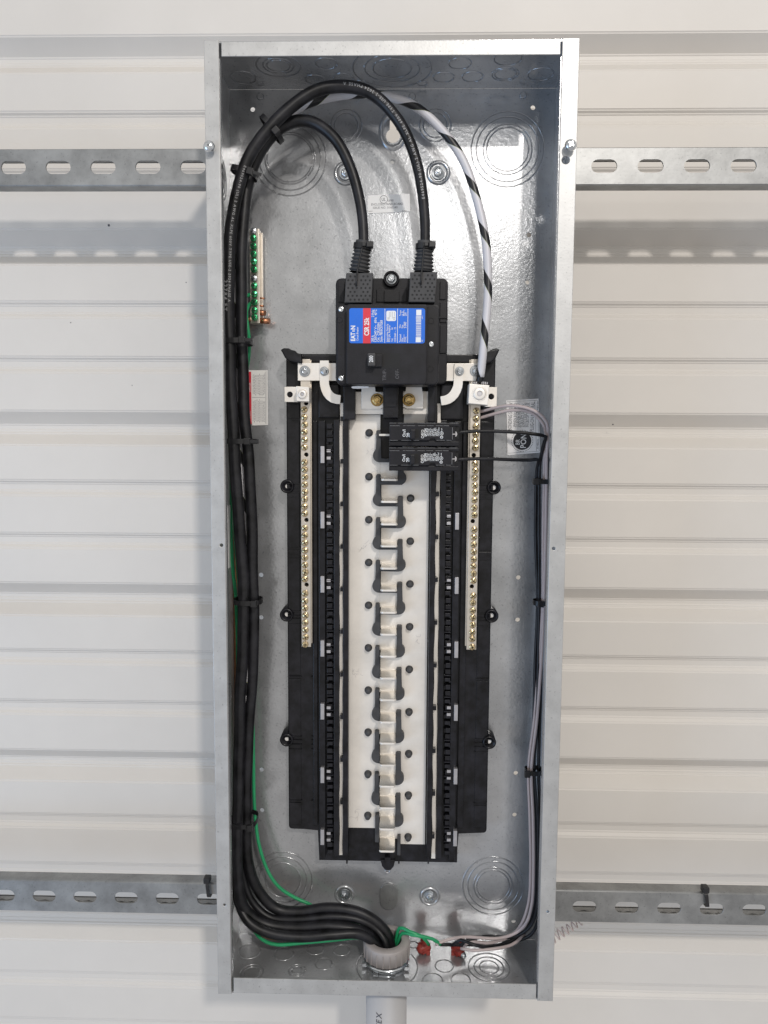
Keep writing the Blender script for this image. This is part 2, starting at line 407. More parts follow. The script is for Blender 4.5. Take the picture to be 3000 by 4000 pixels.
for px, py in ((1017, 378), (1610, 378), (2043, 373)):
    MB().cyl(P(px, py, D), NY, .0040, .0014, 20, r2=.0034, bev=.0004).put('dimple', 'galvanised', back)
def collar(px, py, r, h=.0022, name='embossed_collar', stretch=1):
    p = P(px, py, D); mb = MB().lathe(p, NY, [(0, r), (h*.6, r*.93), (h, r*.84), (h*.9, r*.76), (h*.3, r*.70), (0, r*.66)], 32)
    for v in mb.bm.verts: v.co.z = p.z + (v.co.z - p.z)*stretch
    mb.put(name, 'galvanised', back)
collar(1535, 512, .0160, stretch=1.35); collar(1350, 677, .0135); collar(1712, 675, .0135); collar(1345, 3493, .0125); collar(1678, 3500, .0125)
# oval boss low in the middle
def oval():
    mb = MB(); p = P(1519, 3500, D)
    for k, (w_, y_) in enumerate(((.0115, 0),)):
        pts = [(p.x + a, p.z + b_) for a, b_ in [(q[1]*1.0, q[0]) for q in slot(0, 0, .034, .022)]]
        mb.prism(pts, D-.002, D+.0002, bev=.0008)
    mb.put('oval_boss', 'strut_zinc', back)
oval()
HEX = {}
def hexbolt(px, py, Y, r, m, parent, washer=1.35, name='bolt', drive=False):
    p = P(px, py, Y); mb = MB(); a0 = rnd.uniform(0, 1)
    if washer: mb.cyl(p, NY, r*washer, .0012, 24, bev=.0004)
    b = mb.bm; hh = r*.75
    mb.bm.verts.ensure_lookup_table(); n0 = len(b.verts); nf = len(b.faces)
    mb.cyl(p + Vector((0, -.001, 0)), NY, r, hh, 6, bev=r*.22)
    mb.torus(p + Vector((0, -.001 - hh, 0)), NY, r*.62, r*.10, 20, 6); mb.cyl(p + Vector((0, -.001 - hh, 0)), NY, r*.42, r*.30, 14, bev=r*.1)
    if drive:
        for s in (0, 1):
            w = (r*.42, r*.09) if s else (r*.09, r*.42)
            mb.box(p.x - w[0], p.x + w[0], p.y - .001 - hh - .0012, p.y - .001 - hh, p.z - w[1], p.z + w[1])
    rot = Matrix.Rotation(a0, 3, 'Y')
    b.verts.ensure_lookup_table()
    for v in b.verts[n0:]: v.co = p + rot @ (v.co - p)
    b.faces.ensure_lookup_table()
    for f in b.faces[:nf]: f.material_index = 1  # washer takes the darker copy: edge shading put into its colour
    o = mb.put(name, m, parent); o.data.materials.append(MAT[m + '_dark']); return o
for a, b_ in ((1350, 677), (1712, 675), (1345, 3493), (1678, 3500)): hexbolt(a, b_, D-.001, .0050, 'zinc_bolt', box, 1.45, 'mounting_bolt')

def wallplate(name, x0, x1, y0, y1, z0, z1): return MB().box(x0, x1, y0, y1, z0, z1).put(name, 'galvanised_side' if name == 'side_wall' else 'galvanised', box)
lw = wallplate('side_wall', -W2, -W2+T, .0016, D+T, -H2, H2); rw = wallplate('side_wall', W2-T, W2, .0016, D+T, -H2, H2)
tw = wallplate('top_wall', -W2+T, W2-T, .0016, D-.0002, H2-T, H2); bw = wallplate('bottom_wall', -W2+T, W2-T, .0016, D-.0002, -H2, -H2+T)
# turned-in front edges
xl = P(851, 2000, 0).x; xl = -W2 + .0135; xr = W2 - .0155
scr_holes = [circ(P(865, 2130, 0).x, P(865, 2130, 0).z, .0023, 14), circ(P(877, 3535, 0).x, P(877, 3535, 0).z, .002, 14)]
link('front_edge', plate_mesh([(-W2, -H2), (xl, -H2), (xl, H2), (-W2, H2)], scr_holes, 0, .0016, .0006), 'galvanised_rim', box)
scr_holes = [circ(P(2163, 2143, 0).x, P(2163, 2143, 0).z, .0023, 14), circ(P(2140, 3562, 0).x, P(2140, 3562, 0).z, .002, 14), circ(P(2210, 625, 0).x, P(2210, 625, 0).z, .0044, 16)]
link('front_edge', plate_mesh([(xr, -H2), (W2, -H2), (W2, H2), (xr, H2)], scr_holes, 0, .0016, .0006), 'galvanised_rim', box)
for nm, z0, z1 in (('front_edge', H2-.0145, H2-.0008), ('front_edge', -H2+.0008, -H2+.0180)):
    MB().box(xl+.0030, xr-.0022, .0004, .0020, z0, z1, .0005).put(nm, 'galvanised_rim', box)
# folded return behind side edges
for x in (xl, xr-.0008): MB().box(x-.0004, x+.0012, .0016, .0085, -H2+.02, H2-.016).put('edge_return', 'galvanised', box)
# knockouts of the top and bottom
def kz(parent, px, py, Z, rads, s, ax):
    p = PZ(px, py, Z); rings(parent, p, ax, [r/3.62e3 for r in rads], seed=s)
ZT, ZB = H2-T, -H2+T
for i, (a, b_, rr) in enumerate((((1087), 258, (84, 58, 44)), (950, 303, (50,)), (1275, 248, (42,)), (1232, 312, (40,)), (1342, 306, (40,)), (1412, 324, (20,)),
        (1532, 268, (150, 105, 74)), (1650, 326, (20,)), (1797, 248, (43,)), (1733, 302, (41,)), (1846, 300, (41,)), (1974, 290, (52, 42)), (2112, 290, (50,)), (1985, 228, (52,)))):
    kz(tw, a, b_, ZT, rr, 20+i, (0, 0, -1))
for i, (a, b_, rr) in enumerate(((975, 3715, (48,)), (985, 3800, (50, 34)), (1110, 3725, (42,)), (1160, 3790, (36, 22)), (1232, 3706, (38,)), (1265, 3765, (36,)), (1335, 3712, (34,)),
        (1735, 3773, (38,)), (1910, 3778, (86, 62, 40)), (1615, 3690, (22,)), (1690, 3830, (42,)), (1800, 3828, (40,)), (1512, 3775, (128,)))):
    kz(bw, a, b_, ZB, rr, 40+i, (0, 0, 1))
def kx(parent, px, py, X, rads, s, ax): rings(parent, PX(px, py, X), ax, [r/3.5e3 for r in rads], seed=s)
XL, XR = -W2+T, W2-T
for i, (y_, z_, rr) in enumerate(((.055, .385, (82, 62, 44)), (.055, .300, (50, 36)), (.05, -.36, (60, 44)), (.055, -.42, (84, 62, 40)), (.045, -.30, (44,)), (.06, -.18, (44,)))):
    rings(lw, Vector((XL, y_, z_)), (1, 0, 0), [r/3.5e3 for r in rr], seed=60+i)
    rings(rw, Vector((XR, y_, z_)), (-1, 0, 0), [r/3.5e3 for r in rr], seed=70+i)
# corner light gaps
def cover_screw(px, py, side):
    p = P(px, py, -.008); mb = MB(); q = Vector((p.x, 0, p.z))
    mb.cyl(q + Vector((0, .004, 0)), NY, .0020, .0100, 14)
    for k in range(4): mb.torus(q + Vector((0, .002-.0018*k, 0)), NY, .0021, .0004, 16, 5)
    mb.lathe(q + Vector((0, -.006, 0)), NY, [(0, .0015), (0, .0056), (.001, .0057), (.0025, .0050), (.0036, .0034), (.0041, .0016), (.0041, 0)], 24)
    for s in (0, 1):
        w = (.0030, .0006) if s else (.0006, .0030)
        a = mb.bm; n0 = len(a.verts)
        mb.box(q.x - w[0], q.x + w[0], -.0104, -.0092, q.z - w[1], q.z + w[1]); a.verts.ensure_lookup_table()
        for v in a.verts[n0:]: v.co = q + Matrix.Rotation(.6, 3, 'Y') @ (v.co - q)
    mb.put('cover_screw', 'zinc_bolt', box)
cover_screw(815, 570, -1); cover_screw(2230, 565, 1)

# ------------------------------------------------------------------- stickers on the steel
YS = D - .0007
def sticker(name, pts, m, label): return MB().prism(poly(pts, YS), YS, D-.0001).put(name, m, box, label=label)
YT = YS - .00012
ul = sticker('label', ((1437, 763), (1600, 757), (1602, 826), (1437, 834)), 'label_pale', 'pale listing label with black print above the main breaker')
t = Text(); t.add('ENCLOSED PANELBOARD', P(1450, 803, YT), (1, 0, .02), (0, 0, 1), .0036, P(1574, 800, YT).x - P(1450, 803, YT).x)
t.add('ISSUE NO. 0160340', P(1457, 816, YT), (1, 0, .02), (0, 0, 1), .0034, P(1553, 800, YT).x - P(1457, 803, YT).x)
t.add('LISTED', P(1515, 787, YT), (1, 0, .02), (0, 0, 1), .0028, .0065, .01)
t.add('UL', P(1491, 785, YT), (1, 0, 0), (0, 0, 1), .0050, .0044, .01); t.add('52977', P(1440, 828, YT), (1, 0, 0), (0, 0, 1), .0018); t.add('30-8321', P(1570, 826, YT), (1, 0, 0), (0, 0, 1), .0018)
t.add('L', P(1440, 775, YT), (1, 0, 0), (0, 0, 1), .0018)
t.put('print', 'ink_label', ul)
MB().torus(P(1499, 779, YT), NY, .0042, .0002, 28, 4, .3).put('ring_mark', 'ink_black', ul)
bn = sticker('label', ((1976, 1564), (2104, 1557), (2110, 1768), (1982, 1778)), 'label_white', 'white bonding screw label with a round black badge')
t = Text(); ang = Vector((.025, 0, 1)).normalized(); dn = Vector((-1, 0, .025)).normalized()
for s, x_, y0, y1, z_ in (('BONDING SCREW', 1998, 1680, 1573, .0062), ('WHEN REQUIRED', 2015, 1668, 1575, .0046), ('TO BOND GROUND', 2025, 1670, 1576, .0046), ('AND NEUTRAL,', 2035, 1670, 1590, .0046),
        ('THREAD SCREW', 2045, 1670, 1577, .0046), ('INTO CASE WITH 40', 2055, 1668, 1573, .0046), ('IN-LBS OF TORQUE.', 2065, 1668, 1572, .0046), ('PLUG-ON NEUTRAL', 2084, 1685, 1570, .0062)):
    t.add(s, P(x_, y0, YT), ang, dn, z_, abs(P(x_, y0, YT).z - P(x_, y1, YT).z))
t.add('30-48270', P(2103, 1755, YT), ang, dn, .0030); t.add('REV. 01', P(2103, 1600, YT), ang, dn, .0030)
for a, b_ in (((1979, 1570), (2101, 1564)), ((1984, 1771), (2106, 1763))):
    p, q = P(*a, YT), P(*b_, YT); t.bm.faces.new([t.bm.verts.new(v) for v in (p, q, q + Vector((0, 0, .0003)), p + Vector((0, 0, .0003)))])
for a, b_ in (((1981, 1768), (1977, 1571)), ((2106, 1763), (2100, 1565)), ((2095, 1764), (2089, 1565))):
    p, q = P(*a, YT), P(*b_, YT); t.bm.faces.new([t.bm.verts.new(v) for v in (p, p + Vector((.0003, 0, 0)), q + Vector((.0003, 0, 0)), q)])
t.put('print', 'ink_label', bn)
mb = MB(); c = P(2040, 1722, YT); mb.cyl(c + Vector((0, .0001, 0)), NY, .0103, .00015, 36)
for i in range(40): a = i*math.pi/20; mb.cyl(c + Vector((.0120*math.cos(a), .0001, .0120*math.sin(a))), NY, .00048, .00015, 6)
mb.put('badge', 'ink_black', bn)
t = Text(); t.add('BR', P(2030, 1737, YT-.0002), ang, dn, .0068, .0062, .012); t.add('PON', P(2054, 1750, YT-.0002), ang, dn, .0092, .0160, .015); t.put('badge_print', 'ink_white', bn)
# red and white warning label half behind the cables, plus one on the side wall
wl = sticker('label', ((960, 1446), (1045, 1446), (1047, 1660), (985, 1662)), 'label_pale', 'white warning label with a red band, half hidden by the cables')
MB().box(*R(972, 1452, 982, 1656, YT)[:2], YT, YT+.0001, *R(972, 1452, 982, 1656, YT)[2:]).put('red_band', 'red_print', wl)
t = Text(); r_ = random.Random(3)
for x_ in range(988, 1038, 5):
    for ya, yb in ((1460, 1545), (1560, 1650)):
        y = ya + r_.randint(0, 8)
        while y < yb - 5:
            l = r_.randint(3, 10); t.bar(x_, y, x_+2, min(y+l, yb), YT); y += l + 2
t.bar(1036, 1452, 1037.5, 1655, YT); t.bar(984, 1552, 1037, 1553.5, YT); t.bar(1041, 1450, 1042, 1656, YT)
t.put('print', 'ink_grey', wl)
t = Text(); t.up('WARNING', 979, 1650, YT-.0003, .0026); t.up('DANGER', 979, 1530, YT-.0003, .0026); t.put('band_print', 'ink_white', wl)
q0, q1 = PX(905, 1970, XL), PX(905, 2210, XL)
MB().box(XL, XL+.0005, PX(890, 2100, XL).y, PX(912, 2100, XL).y, -.036, .035).put('side_label', 'label_white', box, label='pale rectangular label on the left inner wall behind the cables')

# =================================================================== panelboard interior
YB = .0800                                     # face of the black base
pbz = thing('panelboard_interior', 'black plastic bus bar chassis with pale bus plates and brass screwed neutral bars', 'bus bar assembly', (0, D, -.44))
XW = (P(1123, 2400, YB).x, P(1925, 2000, YB).x)
z0 = P(1150, 3238, YB).z; z1 = P(1200, 1382, YB).z; zs = P(1500, 3365, YB).z; xa, xb = P(1246, 3300, YB).x, P(1787, 3300, YB).x
x3 = XW[0]; x4 = XW[1]
def arc(cx, cz, r, a0, a1, n=4): return [(cx + r*math.cos(math.radians(a0 + (a1-a0)*i/n)), cz + r*math.sin(math.radians(a0 + (a1-a0)*i/n))) for i in range(n+1)]
out = [(xa, zs), (xb, zs), (xb, z0-.001)] + arc(x4-.004, z0+.003, .004, -90, 0) + [(x4, z1), (x3, z1)] + arc(x3+.004, z0+.004, .004, 180, 270) + [(xa, z0)]
mb = MB(); mb.prism(out, YB, D-.0006, bev=.0012); base = mb.put('base_moulding', 'black_plastic', pbz)
# shallow steps, seams and ribs of the wings
def zpx(py): return P(1500, py, YB).z
for xs0, xs1 in ((x3+.0010, x3+.0150), (x4-.0150, x4-.0010)):
    for ya, yb in ((1400, 1560), (1580, 1636), (1645, 1890), (1925, 2145), (2152, 2390), (2420, 2640), (2655, 2880), (2910, 3130), (3140, 3225)):
        MB().box(xs0, xs1, YB-.0012, YB+.001, zpx(yb), zpx(ya), .0005).put('wing_panel', 'black_plastic', pbz)
for yy in (1890, 1908, 1926, 1944, 2143, 2168, 2182, 2390, 2408, 2420, 2440, 2646, 2880, 2895, 2912, 2930, 3130):
    for xs0, xs1 in ((x3+.0008, x3+.0160), (x4-.0162, x4-.0008), (x3+.0270, x3+.0340), (x4-.0340, x4-.0275)):
        MB().box(xs0, xs1, YB-.0022, YB, zpx(yy)-.0005, zpx(yy)+.0004).put('rib', 'black_plastic', pbz)
# horns
for s, (hx, hy) in ((1, (1125, 1380)), (-1, (1932, 1380))):
    pts = [(1096, 1366), (1108, 1359), (1128, 1360), (1150, 1378), (1180, 1382), (1180, 1420), (1128, 1412), (1112, 1396)]
    if s < 0: pts = [(3048 - a, b_ + 6 - (6 if a < 1110 else 2)) for a, b_ in pts]
    MB().prism(poly(pts, YB-.022), YB-.022, YB+.003, bev=.0022, seg=3).put('wire_guide_horn', 'black_plastic', pbz)
# ears
for px, py in ((1121, 1900), (1119, 2403), (1119, 2892), (1930, 1905), (1921, 2407), (1912, 2902)):
    p = P(px, py, YB-.004); q = Vector((p.x, D-.001, p.z)); h = q.y - (YB-.004)
    mb = MB(); mb.lathe(q, NY, [(0, .0078), (h-.001, .0078), (h, .0068), (h, .0058), (h-.002, .0052), (h-.0025, .0030), (h-.008, .0026)], 30); mb.put('mounting_ear', 'black_plastic', pbz)
    MB().cyl(q + Vector((0, -h+.006, 0)), NY, .0027, .001, 14).put('ear_screw', 'label_pale', pbz)
# lower tail with slotted screw
p = P(1520, 3385, YB)
mb = MB(); mb.prism(poly(((1486, 3355), (1545, 3355), (1538, 3382), (1526, 3396), (1505, 3396), (1492, 3380)), YB), YB-.002, D-.001, bev=.001)
pb(mb, 1503, 3350, 1524, 3388, YB-.008, YB); mb.put('tail_boss', 'black_plastic', pbz)
MB().lathe(P(1514, 3398, .088), NY, [(0, .0034), (.002, .0034), (.002, .0024), (0, .002)], 18).put('tail_screw', 'steel_tab', pbz)
for px in (1355, 1558, 1673):
    mb = MB(); pb(mb, px-3, 3330, px+3, 3374, YB-.002, D-.002); mb.put('rib', 'black_plastic', pbz)

# bus plates with interleaving fingers.  YP plate face
YP = .0780
xL0, xL1, xR0, xR1 = P(1363, 2600, YP).x, P(1481, 2600, YP).x, P(1566, 2600, YP).x, P(1675, 2000, YP).x
xF0, xF1 = P(1487, 2400, YP).x, P(1551, 2400, YP).x
pl = [1691, 1862, 2030, 2197, 2364, 2530, 2695, 2859, 3022, 3184]         # left post rows
pr_ = [1946-168, 1946, 2114, 2281, 2448, 2614, 2780, 2943, 3105, 3268]     # right post rows
def ZP(y): return P(1520, y, YP).z
bp = MB(); bp.box(xL0, xL1, YP, YP+.003, ZP(3236), ZP(1620), .0004)
lp_ = bp.put('bus_plate', 'tin_plate', pbz)
bp = MB(); bp.box(xR0, xR1, YP+.0003, YP+.0033, ZP(3297), ZP(1690), .0004)
rp_ = bp.put('bus_plate', 'tin_plate', pbz)
stab_me = None
def finger(y_top, y_bot, side, i):
    """flat finger crossing the middle with a blade standing up at its lower edge"""
    zb, zt = ZP(y_bot), ZP(y_top)
    mb = MB(); x0 = xL1 - .0005 if side < 0 else xF0; x1 = xF1 if side < 0 else xR0 + .0005
    mb.box(x0, x1, YP+.0001*i % .0002 + .0002, YP+.003, zb + .001, zt)
    mb.put('bus_finger', 'tin_plate', pbz)
    mb = MB(); w = xF1 - xF0; BL = .0290
    # blade, rounded outer corners, standing toward the room
    b = mb.bm; r = .003; pts = [(xF0+.0002, YP+.001), (xF0+.0002, YP-BL+r)]
    pts += [(xF0+.0002 + r - r*math.cos(a), YP-BL + r - r*math.sin(a)) for a in (.5, 1.07)] + [(xF0+r, YP-BL), (xF1-r, YP-BL)]
    pts += [(xF1-.0002 - r + r*math.sin(a), YP-BL + r - r*math.cos(a)) for a in (.5, 1.07)] + [(xF1-.0002, YP-BL+r), (xF1-.0002, YP+.001)]
    lo = [b.verts.new((x, y, zb)) for x, y in pts]; hi = [b.verts.new((x, y, zb+.0024)) for x, y in pts]
    b.faces.new(lo[::-1]); b.faces.new(hi)
    for j in range(len(pts)): k = (j+1) % len(pts); b.faces.new((lo[j], lo[k], hi[k], hi[j]))
    bmesh.ops.bevel(b, geom=[e for e in b.edges if abs(e.verts[0].co.z-e.verts[1].co.z) < 1e-6], offset=.0004, segments=1, affect='EDGES')
    o = mb.put('stab_blade', 'blade_tin', pbz); o.data.materials.append(MAT['tin_plate'])
    for f in o.data.polygons:
        if f.normal.y < -.4: f.material_index = 1  # front faces get paler tin: reflected room light put into the colour
def hook(y, side):
    """raised insulating barrier: upright leg, bulb at the corner, foot across"""
    xa_, xb_ = (P(1469, 2030, YP).x, P(1486, 2030, YP).x) if side < 0 else (P(1553, 2114, YP).x, P(1573, 2114, YP).x)
    zt = ZP(y-10); zb = ZP(y+114); zc = ZP(y+88); r = .0077
    foot_end = xF1 + .001 if side < 0 else xF0 - .001
    pts = []
    if side < 0:
        cx = xa_ + .0040
        pts = [(xa_, zt-.001), (xa_+.001, zt), (xb_-.001, zt), (xb_, zt-.001), (xb_, zb+.0036), (foot_end, zb+.0036), (foot_end, zb)]
        pts += [(cx + r*math.cos(math.radians(a)), zc + r*math.sin(math.radians(a))) for a in range(270, 119, -15)]
    else:
        cx = xb_ - .0040
        pts = [(xb_, zt-.001), (xb_-.001, zt), (xa_+.001, zt), (xa_, zt-.001), (xa_, zb+.0036), (foot_end, zb+.0036), (foot_end, zb)]
        pts += [(cx + r*math.cos(math.radians(a)), zc + r*math.sin(math.radians(a))) for a in range(-90, 61, 15)]
    MB().prism(pts, YP-.0075, YP+.0002, bev=.0007).put('insulating_barrier', 'rubber', pbz)
# order of blades down the middle: left finger foot just above right hook foot etc.
for i, y in enumerate(pl):
    if i > 0: finger(y-70, y+12, -1, i)
for i, y in enumerate(pr_):
    if i > 0: finger(y-52, y+11, 1, i)
MB().box(P(1482, 1700, YP).x, xF1, YP-.012, YP-.0095, ZP(1700)-.001, ZP(1700)+.0012).put('stab_blade', 'tin_plate', pbz)
for i, y in enumerate(pl):
    if 0 < i < 10 : hook(y, -1) if i < 9 else None
    if i == 0: hook(y, -1)
for y in pr_: hook(y, 1) if y < 3200 else None
for y, s in ((3184, -1), (3268, 1)):             # last stubs
    xa_, xb_ = (P(1466, y, YP).x, P(1482, y, YP).x) if s < 0 else (P(1552, y, YP).x, P(1565, y, YP).x)
    MB().box(xa_, xb_, YP-.0075, YP+.001, ZP(y+ (95 if s < 0 else 60)), ZP(y-12), .0008).put('insulating_barrier', 'rubber', pbz)
r_ = random.Random(9)
def scratch(px, py, n, sp):
    mb = MB(); c = P(px, py, YP-.00005)
    for _ in range(n):
        a = c + Vector((r_.uniform(-sp, sp), 0, r_.uniform(-sp, sp))); th = r_.uniform(0, 6.3); k = r_.uniform(-500, 500); l = r_.uniform(.002, .007); pts = []
        for i in range(7): t_ = l*i/6; pts.append(a + Vector((math.cos(th + k*t_)*t_, 0, math.sin(th + k*t_)*t_)))
        mb.tube(pts, .00012, 4)
    mb.put('scratch', 'steel_tab', pbz)
scratch(1428, 2135, 9, .005); scratch(1448, 1760, 5, .005); scratch(1392, 2620, 7, .005); scratch(1398, 3185, 6, .005); scratch(1455, 1850, 4, .006); scratch(1640, 2480, 4, .009)
post = MB(); post.lathe((0, 0, 0), NY, [(0, .0044), (.0004, .0044), (.0005, .0034), (.0056, .0033), (.0064, .0028), (.0066, 0)], 18)
post_me = post.mesh('post'); post_me.materials.append(MAT['rubber'])
for y in pl: link('post', post_me, None, pbz, P(1442 - (y-1700)*.0035, y, YP-.0001))
for y in pr_[1:]: link('post', post_me, None, pbz, P(1604 - (y-1946)*.0075, y, YP-.0001))

# side channels: long black rails, pale neutral strip, clips, teeth
YR = .0680
def rail(x0, x1, ya, yb, Yf, m='black_plastic', name='channel_rail', bev=.0006):
    mb = MB(); X0, X1 = P(x0, 2400, Yf).x, P(x1, 2400, Yf).x
    mb.box(X0, X1, Yf, YB+.002, P(1500, yb, Yf).z, P(1500, ya, Yf).z, bev); return mb.put(name, m, pbz)
rail(1340, 1361, 1500, 3345, YR-.004); rail(1304, 1325, 1640, 3350, YR)
rail(1676, 1697, 1500, 3345, YR-.004); rail(1715, 1736, 1640, 3350, YR)
rail(1246, 1270, 1645, 3360, YR+.003); rail(1766, 1790, 1645, 3360, YR+.003)
def strip(x0, x1, yt, yb, Y):                  # thin pale strip seen between the rails, slightly wavy edge
    X0, X1 = P(x0, 2400, Y).x, P(x1, 2400, Y).x; pts = []; z = P(1500, yt, Y).z; zb = P(1500, yb, Y).z; n = 60
    for i in range(n+1): pts.append((X0 + .0005*math.sin(i*.92), z + (zb-z)*i/n))
    for i in range(n, -1, -1): pts.append((X1 + .0003*math.sin(i*.92+1), z + (zb-z)*i/n))
    MB().prism(pts, Y, YB+.001).put('neutral_strip', 'tin_plate', pbz)
strip(1326.5, 1339, 1575, 3343, YR+.004); strip(1698, 1713, 1575, 3350, YR+.004)
for i in range(10):
    y = 1970 + (i-2)*168 + (0 if i else 0); x0 = P(1328, 2400, YR-.003).x
    z = P(1500, y - 1.2*(i-2), YR-.003).z
    MB().box(P(1329, 2400, YR-.003).x, P(1342, 2400, YR-.003).x, YR-.003, YR+.005, z-.0025, z+.0025, .0004).put('strip_clip', 'black_plastic', pbz)
    z = P(1500, 1929 + (i-1)*167, YR-.003).z
    if i > 0: MB().box(P(1696, 2400, YR-.003).x, P(1709, 2400, YR-.003).x, YR-.003, YR+.005, z-.0025, z+.0025, .0004).put('strip_clip', 'black_plastic', pbz)
tooth_me = []
for k in range(3):
    mb = MB()
    if k == 0: mb.box(-.0030, .0026, -.0030, .006, -.0028, .0028, .0006); mb.box(.0026, .0040, .0000, .006, -.0036, .0008)
    if k == 1: mb.box(-.0034, .0030, -.0014, .006, -.0022, .0034, .0006); mb.box(-.0034, .0042, -.0040, .006, -.0036, -.0024, .0003)
    if k == 2: mb.box(-.0028, .0034, -.0036, .006, -.0016, .0026, .0005); mb.box(-.0038, -.0014, -.001, .006, -.0036, -.0018)
    me = mb.mesh('tooth'); me.materials.append(MAT['black_plastic']); tooth_me.append(me)
YTt = .0735
for side, px in ((-1, 1289), (1, 1749)):
    y = 1665; i = 0
    while y < 3340:
        p = P(px - (y-2400)*(.002 if side > 0 else -.0005), y + (5 if side > 0 else 0), YTt)
        o = link('catch_tooth', tooth_me[(0, 1, 2, 1, 0, 2, 0, 1, 2)[i % 9]], None, pbz, p)
        if side > 0: o.scale = (-1, 1, 1)
        y += 28.1; i += 1
for side, px in ((-1, 1260), (1, 1783)):
    for i, y in enumerate((1776, 2031, 2282, 2532, 2778, 3026, 3268)):
        if side > 0 and i == 0: continue
        p = P(px - (y-2400)*(.006 if side > 0 else .0005), y + (5 if side > 0 else 0), YR)
        MB().box(-.0021, .0021, -.0018, .004, -.0093, .0093, .0003).put('steel_tab', 'steel_tab', pbz, loc=p)
        for dz in (.0042, -.0038):
            MB().box(-.0022, .0022, -.001, .003, -.0016, .0016, .0002).put('steel_tab', 'steel_tab', pbz, loc=P(px + (24 if side < 0 else -30), y, YTt-.003) + Vector((0, 0, dz)))
# bars beside the terminal bars
for x0, x1 in ((1222, 1240), (1797, 1822)):
    rail(x0, x1, 1645, 3230, YB-.004, bev=.001)
# upper moulded blocks beside the main breaker
for a in ((1243, 1500, 1325, 1632, .070), (1722, 1500, 1812, 1640, .070), (1130, 1388, 1330, 1416, .070), (1728, 1384, 1922, 1416, .070), (1365-25, 1505, 1388, 1640, .060), (1672, 1505, 1700, 1650, .060)):
    mb = MB(); pb(mb, *a[:4], a[4], YB+.003, .0015); mb.put('support_block', 'black_plastic', pbz)
# centre separator below the breaker
mb = MB(); pb(mb, 1497, 1505, 1556, 1633, .050, YB, .001); pb(mb, 1503, 1512, 1550, 1590, .0488, .051, .0006); mb.cyl(P(1523, 1612, .050), NY, .0034, .0012, 18); mb.put('separator', 'black_plastic', pbz)
# line bus tabs and gold nuts
mb = MB(); pb(mb, 1386, 1530, 1497, 1618, .068, .072, .0005); mb.put('line_bus', 'tin_plate', pbz)
mb = MB(); pb(mb, 1574, 1528, 1686, 1618, .068, .072, .0005)
X0, X1, Z0, Z1 = R(1578, 1618, 1684, 1650, .070)
b = mb.bm; v = [b.verts.new(p) for p in ((X0, .068, Z1), (X1, .068, Z1), (X1-.003, .078, Z0-.004), (X0, .078, Z0-.004))]; b.faces.new(v); mb.put('line_bus', 'tin_plate', pbz)
mb = MB(); mb.prism(poly(((1412, 1508), (1465, 1508), (1465, 1532), (1497, 1534), (1497, 1590), (1488, 1598), (1412, 1598)), .064), .064, .068, bev=.0005); mb.put('breaker_tab', 'tin_plate', pbz)
mb = MB(); mb.prism(poly(((1586, 1508), (1648, 1508), (1648, 1530), (1654, 1536), (1654, 1597), (1590, 1597), (1574, 1590), (1574, 1534), (1586, 1530)), .064), .064, .068, bev=.0005); mb.put('breaker_tab', 'tin_plate', pbz)
hexbolt(1473, 1562, .0640, .0059, 'gold_zinc', pbz, 1.2, 'gold_bolt'); hexbolt(1597, 1562, .0640, .0059, 'gold_zinc', pbz, 1.2, 'gold_bolt')
# neutral straps and curved jumpers
mb = MB(); pb(mb, 1163, 1418, 1316, 1487, .062, .066, .0005); mb.put('neutral_strap', 'tin_plate', pbz)
mb = MB(); pb(mb, 1708, 1419, 1880, 1488, .062, .066, .0005); mb.put('neutral_strap', 'tin_plate', pbz)
def jumper(pts, w, Y):
    c = [P(a, b_, Y) for a, b_ in pts]; c = spline(c, .003); L, Rr = [], []
    for i, p in enumerate(c):
        Tn = (c[min(i+1, len(c)-1)] - c[max(i-1, 0)]).normalized(); n = Vector((-Tn.z, 0, Tn.x))
        L.append((p.x + n.x*w/2, p.z + n.z*w/2)); Rr.append((p.x - n.x*w/2, p.z - n.z*w/2))
    MB().prism(L + Rr[::-1], Y, Y+.003, bev=.0004).put('jumper_bar', 'tin_plate', pbz)
jumper(((1267, 1408), (1267, 1460), (1268, 1505), (1278, 1535), (1300, 1556), (1330, 1561)), .0098, .0590)
jumper(((1793, 1420), (1791, 1470), (1788, 1510), (1775, 1540), (1752, 1560), (1722, 1566)), .0098, .0590)
hexbolt(1191, 1450, .0620, .0040, 'zinc_bolt', pbz, 1.5, 'bolt', True); hexbolt(1267, 1450, .0590, .0038, 'zinc_bolt', pbz, 1.3, 'bolt', True)
hexbolt(1795, 1450, .0590, .0038, 'zinc_bolt', pbz, 1.3, 'bolt', True); hexbolt(1857, 1448, .0620, .0040, 'zinc_bolt', pbz, 1.5, 'bolt', True)

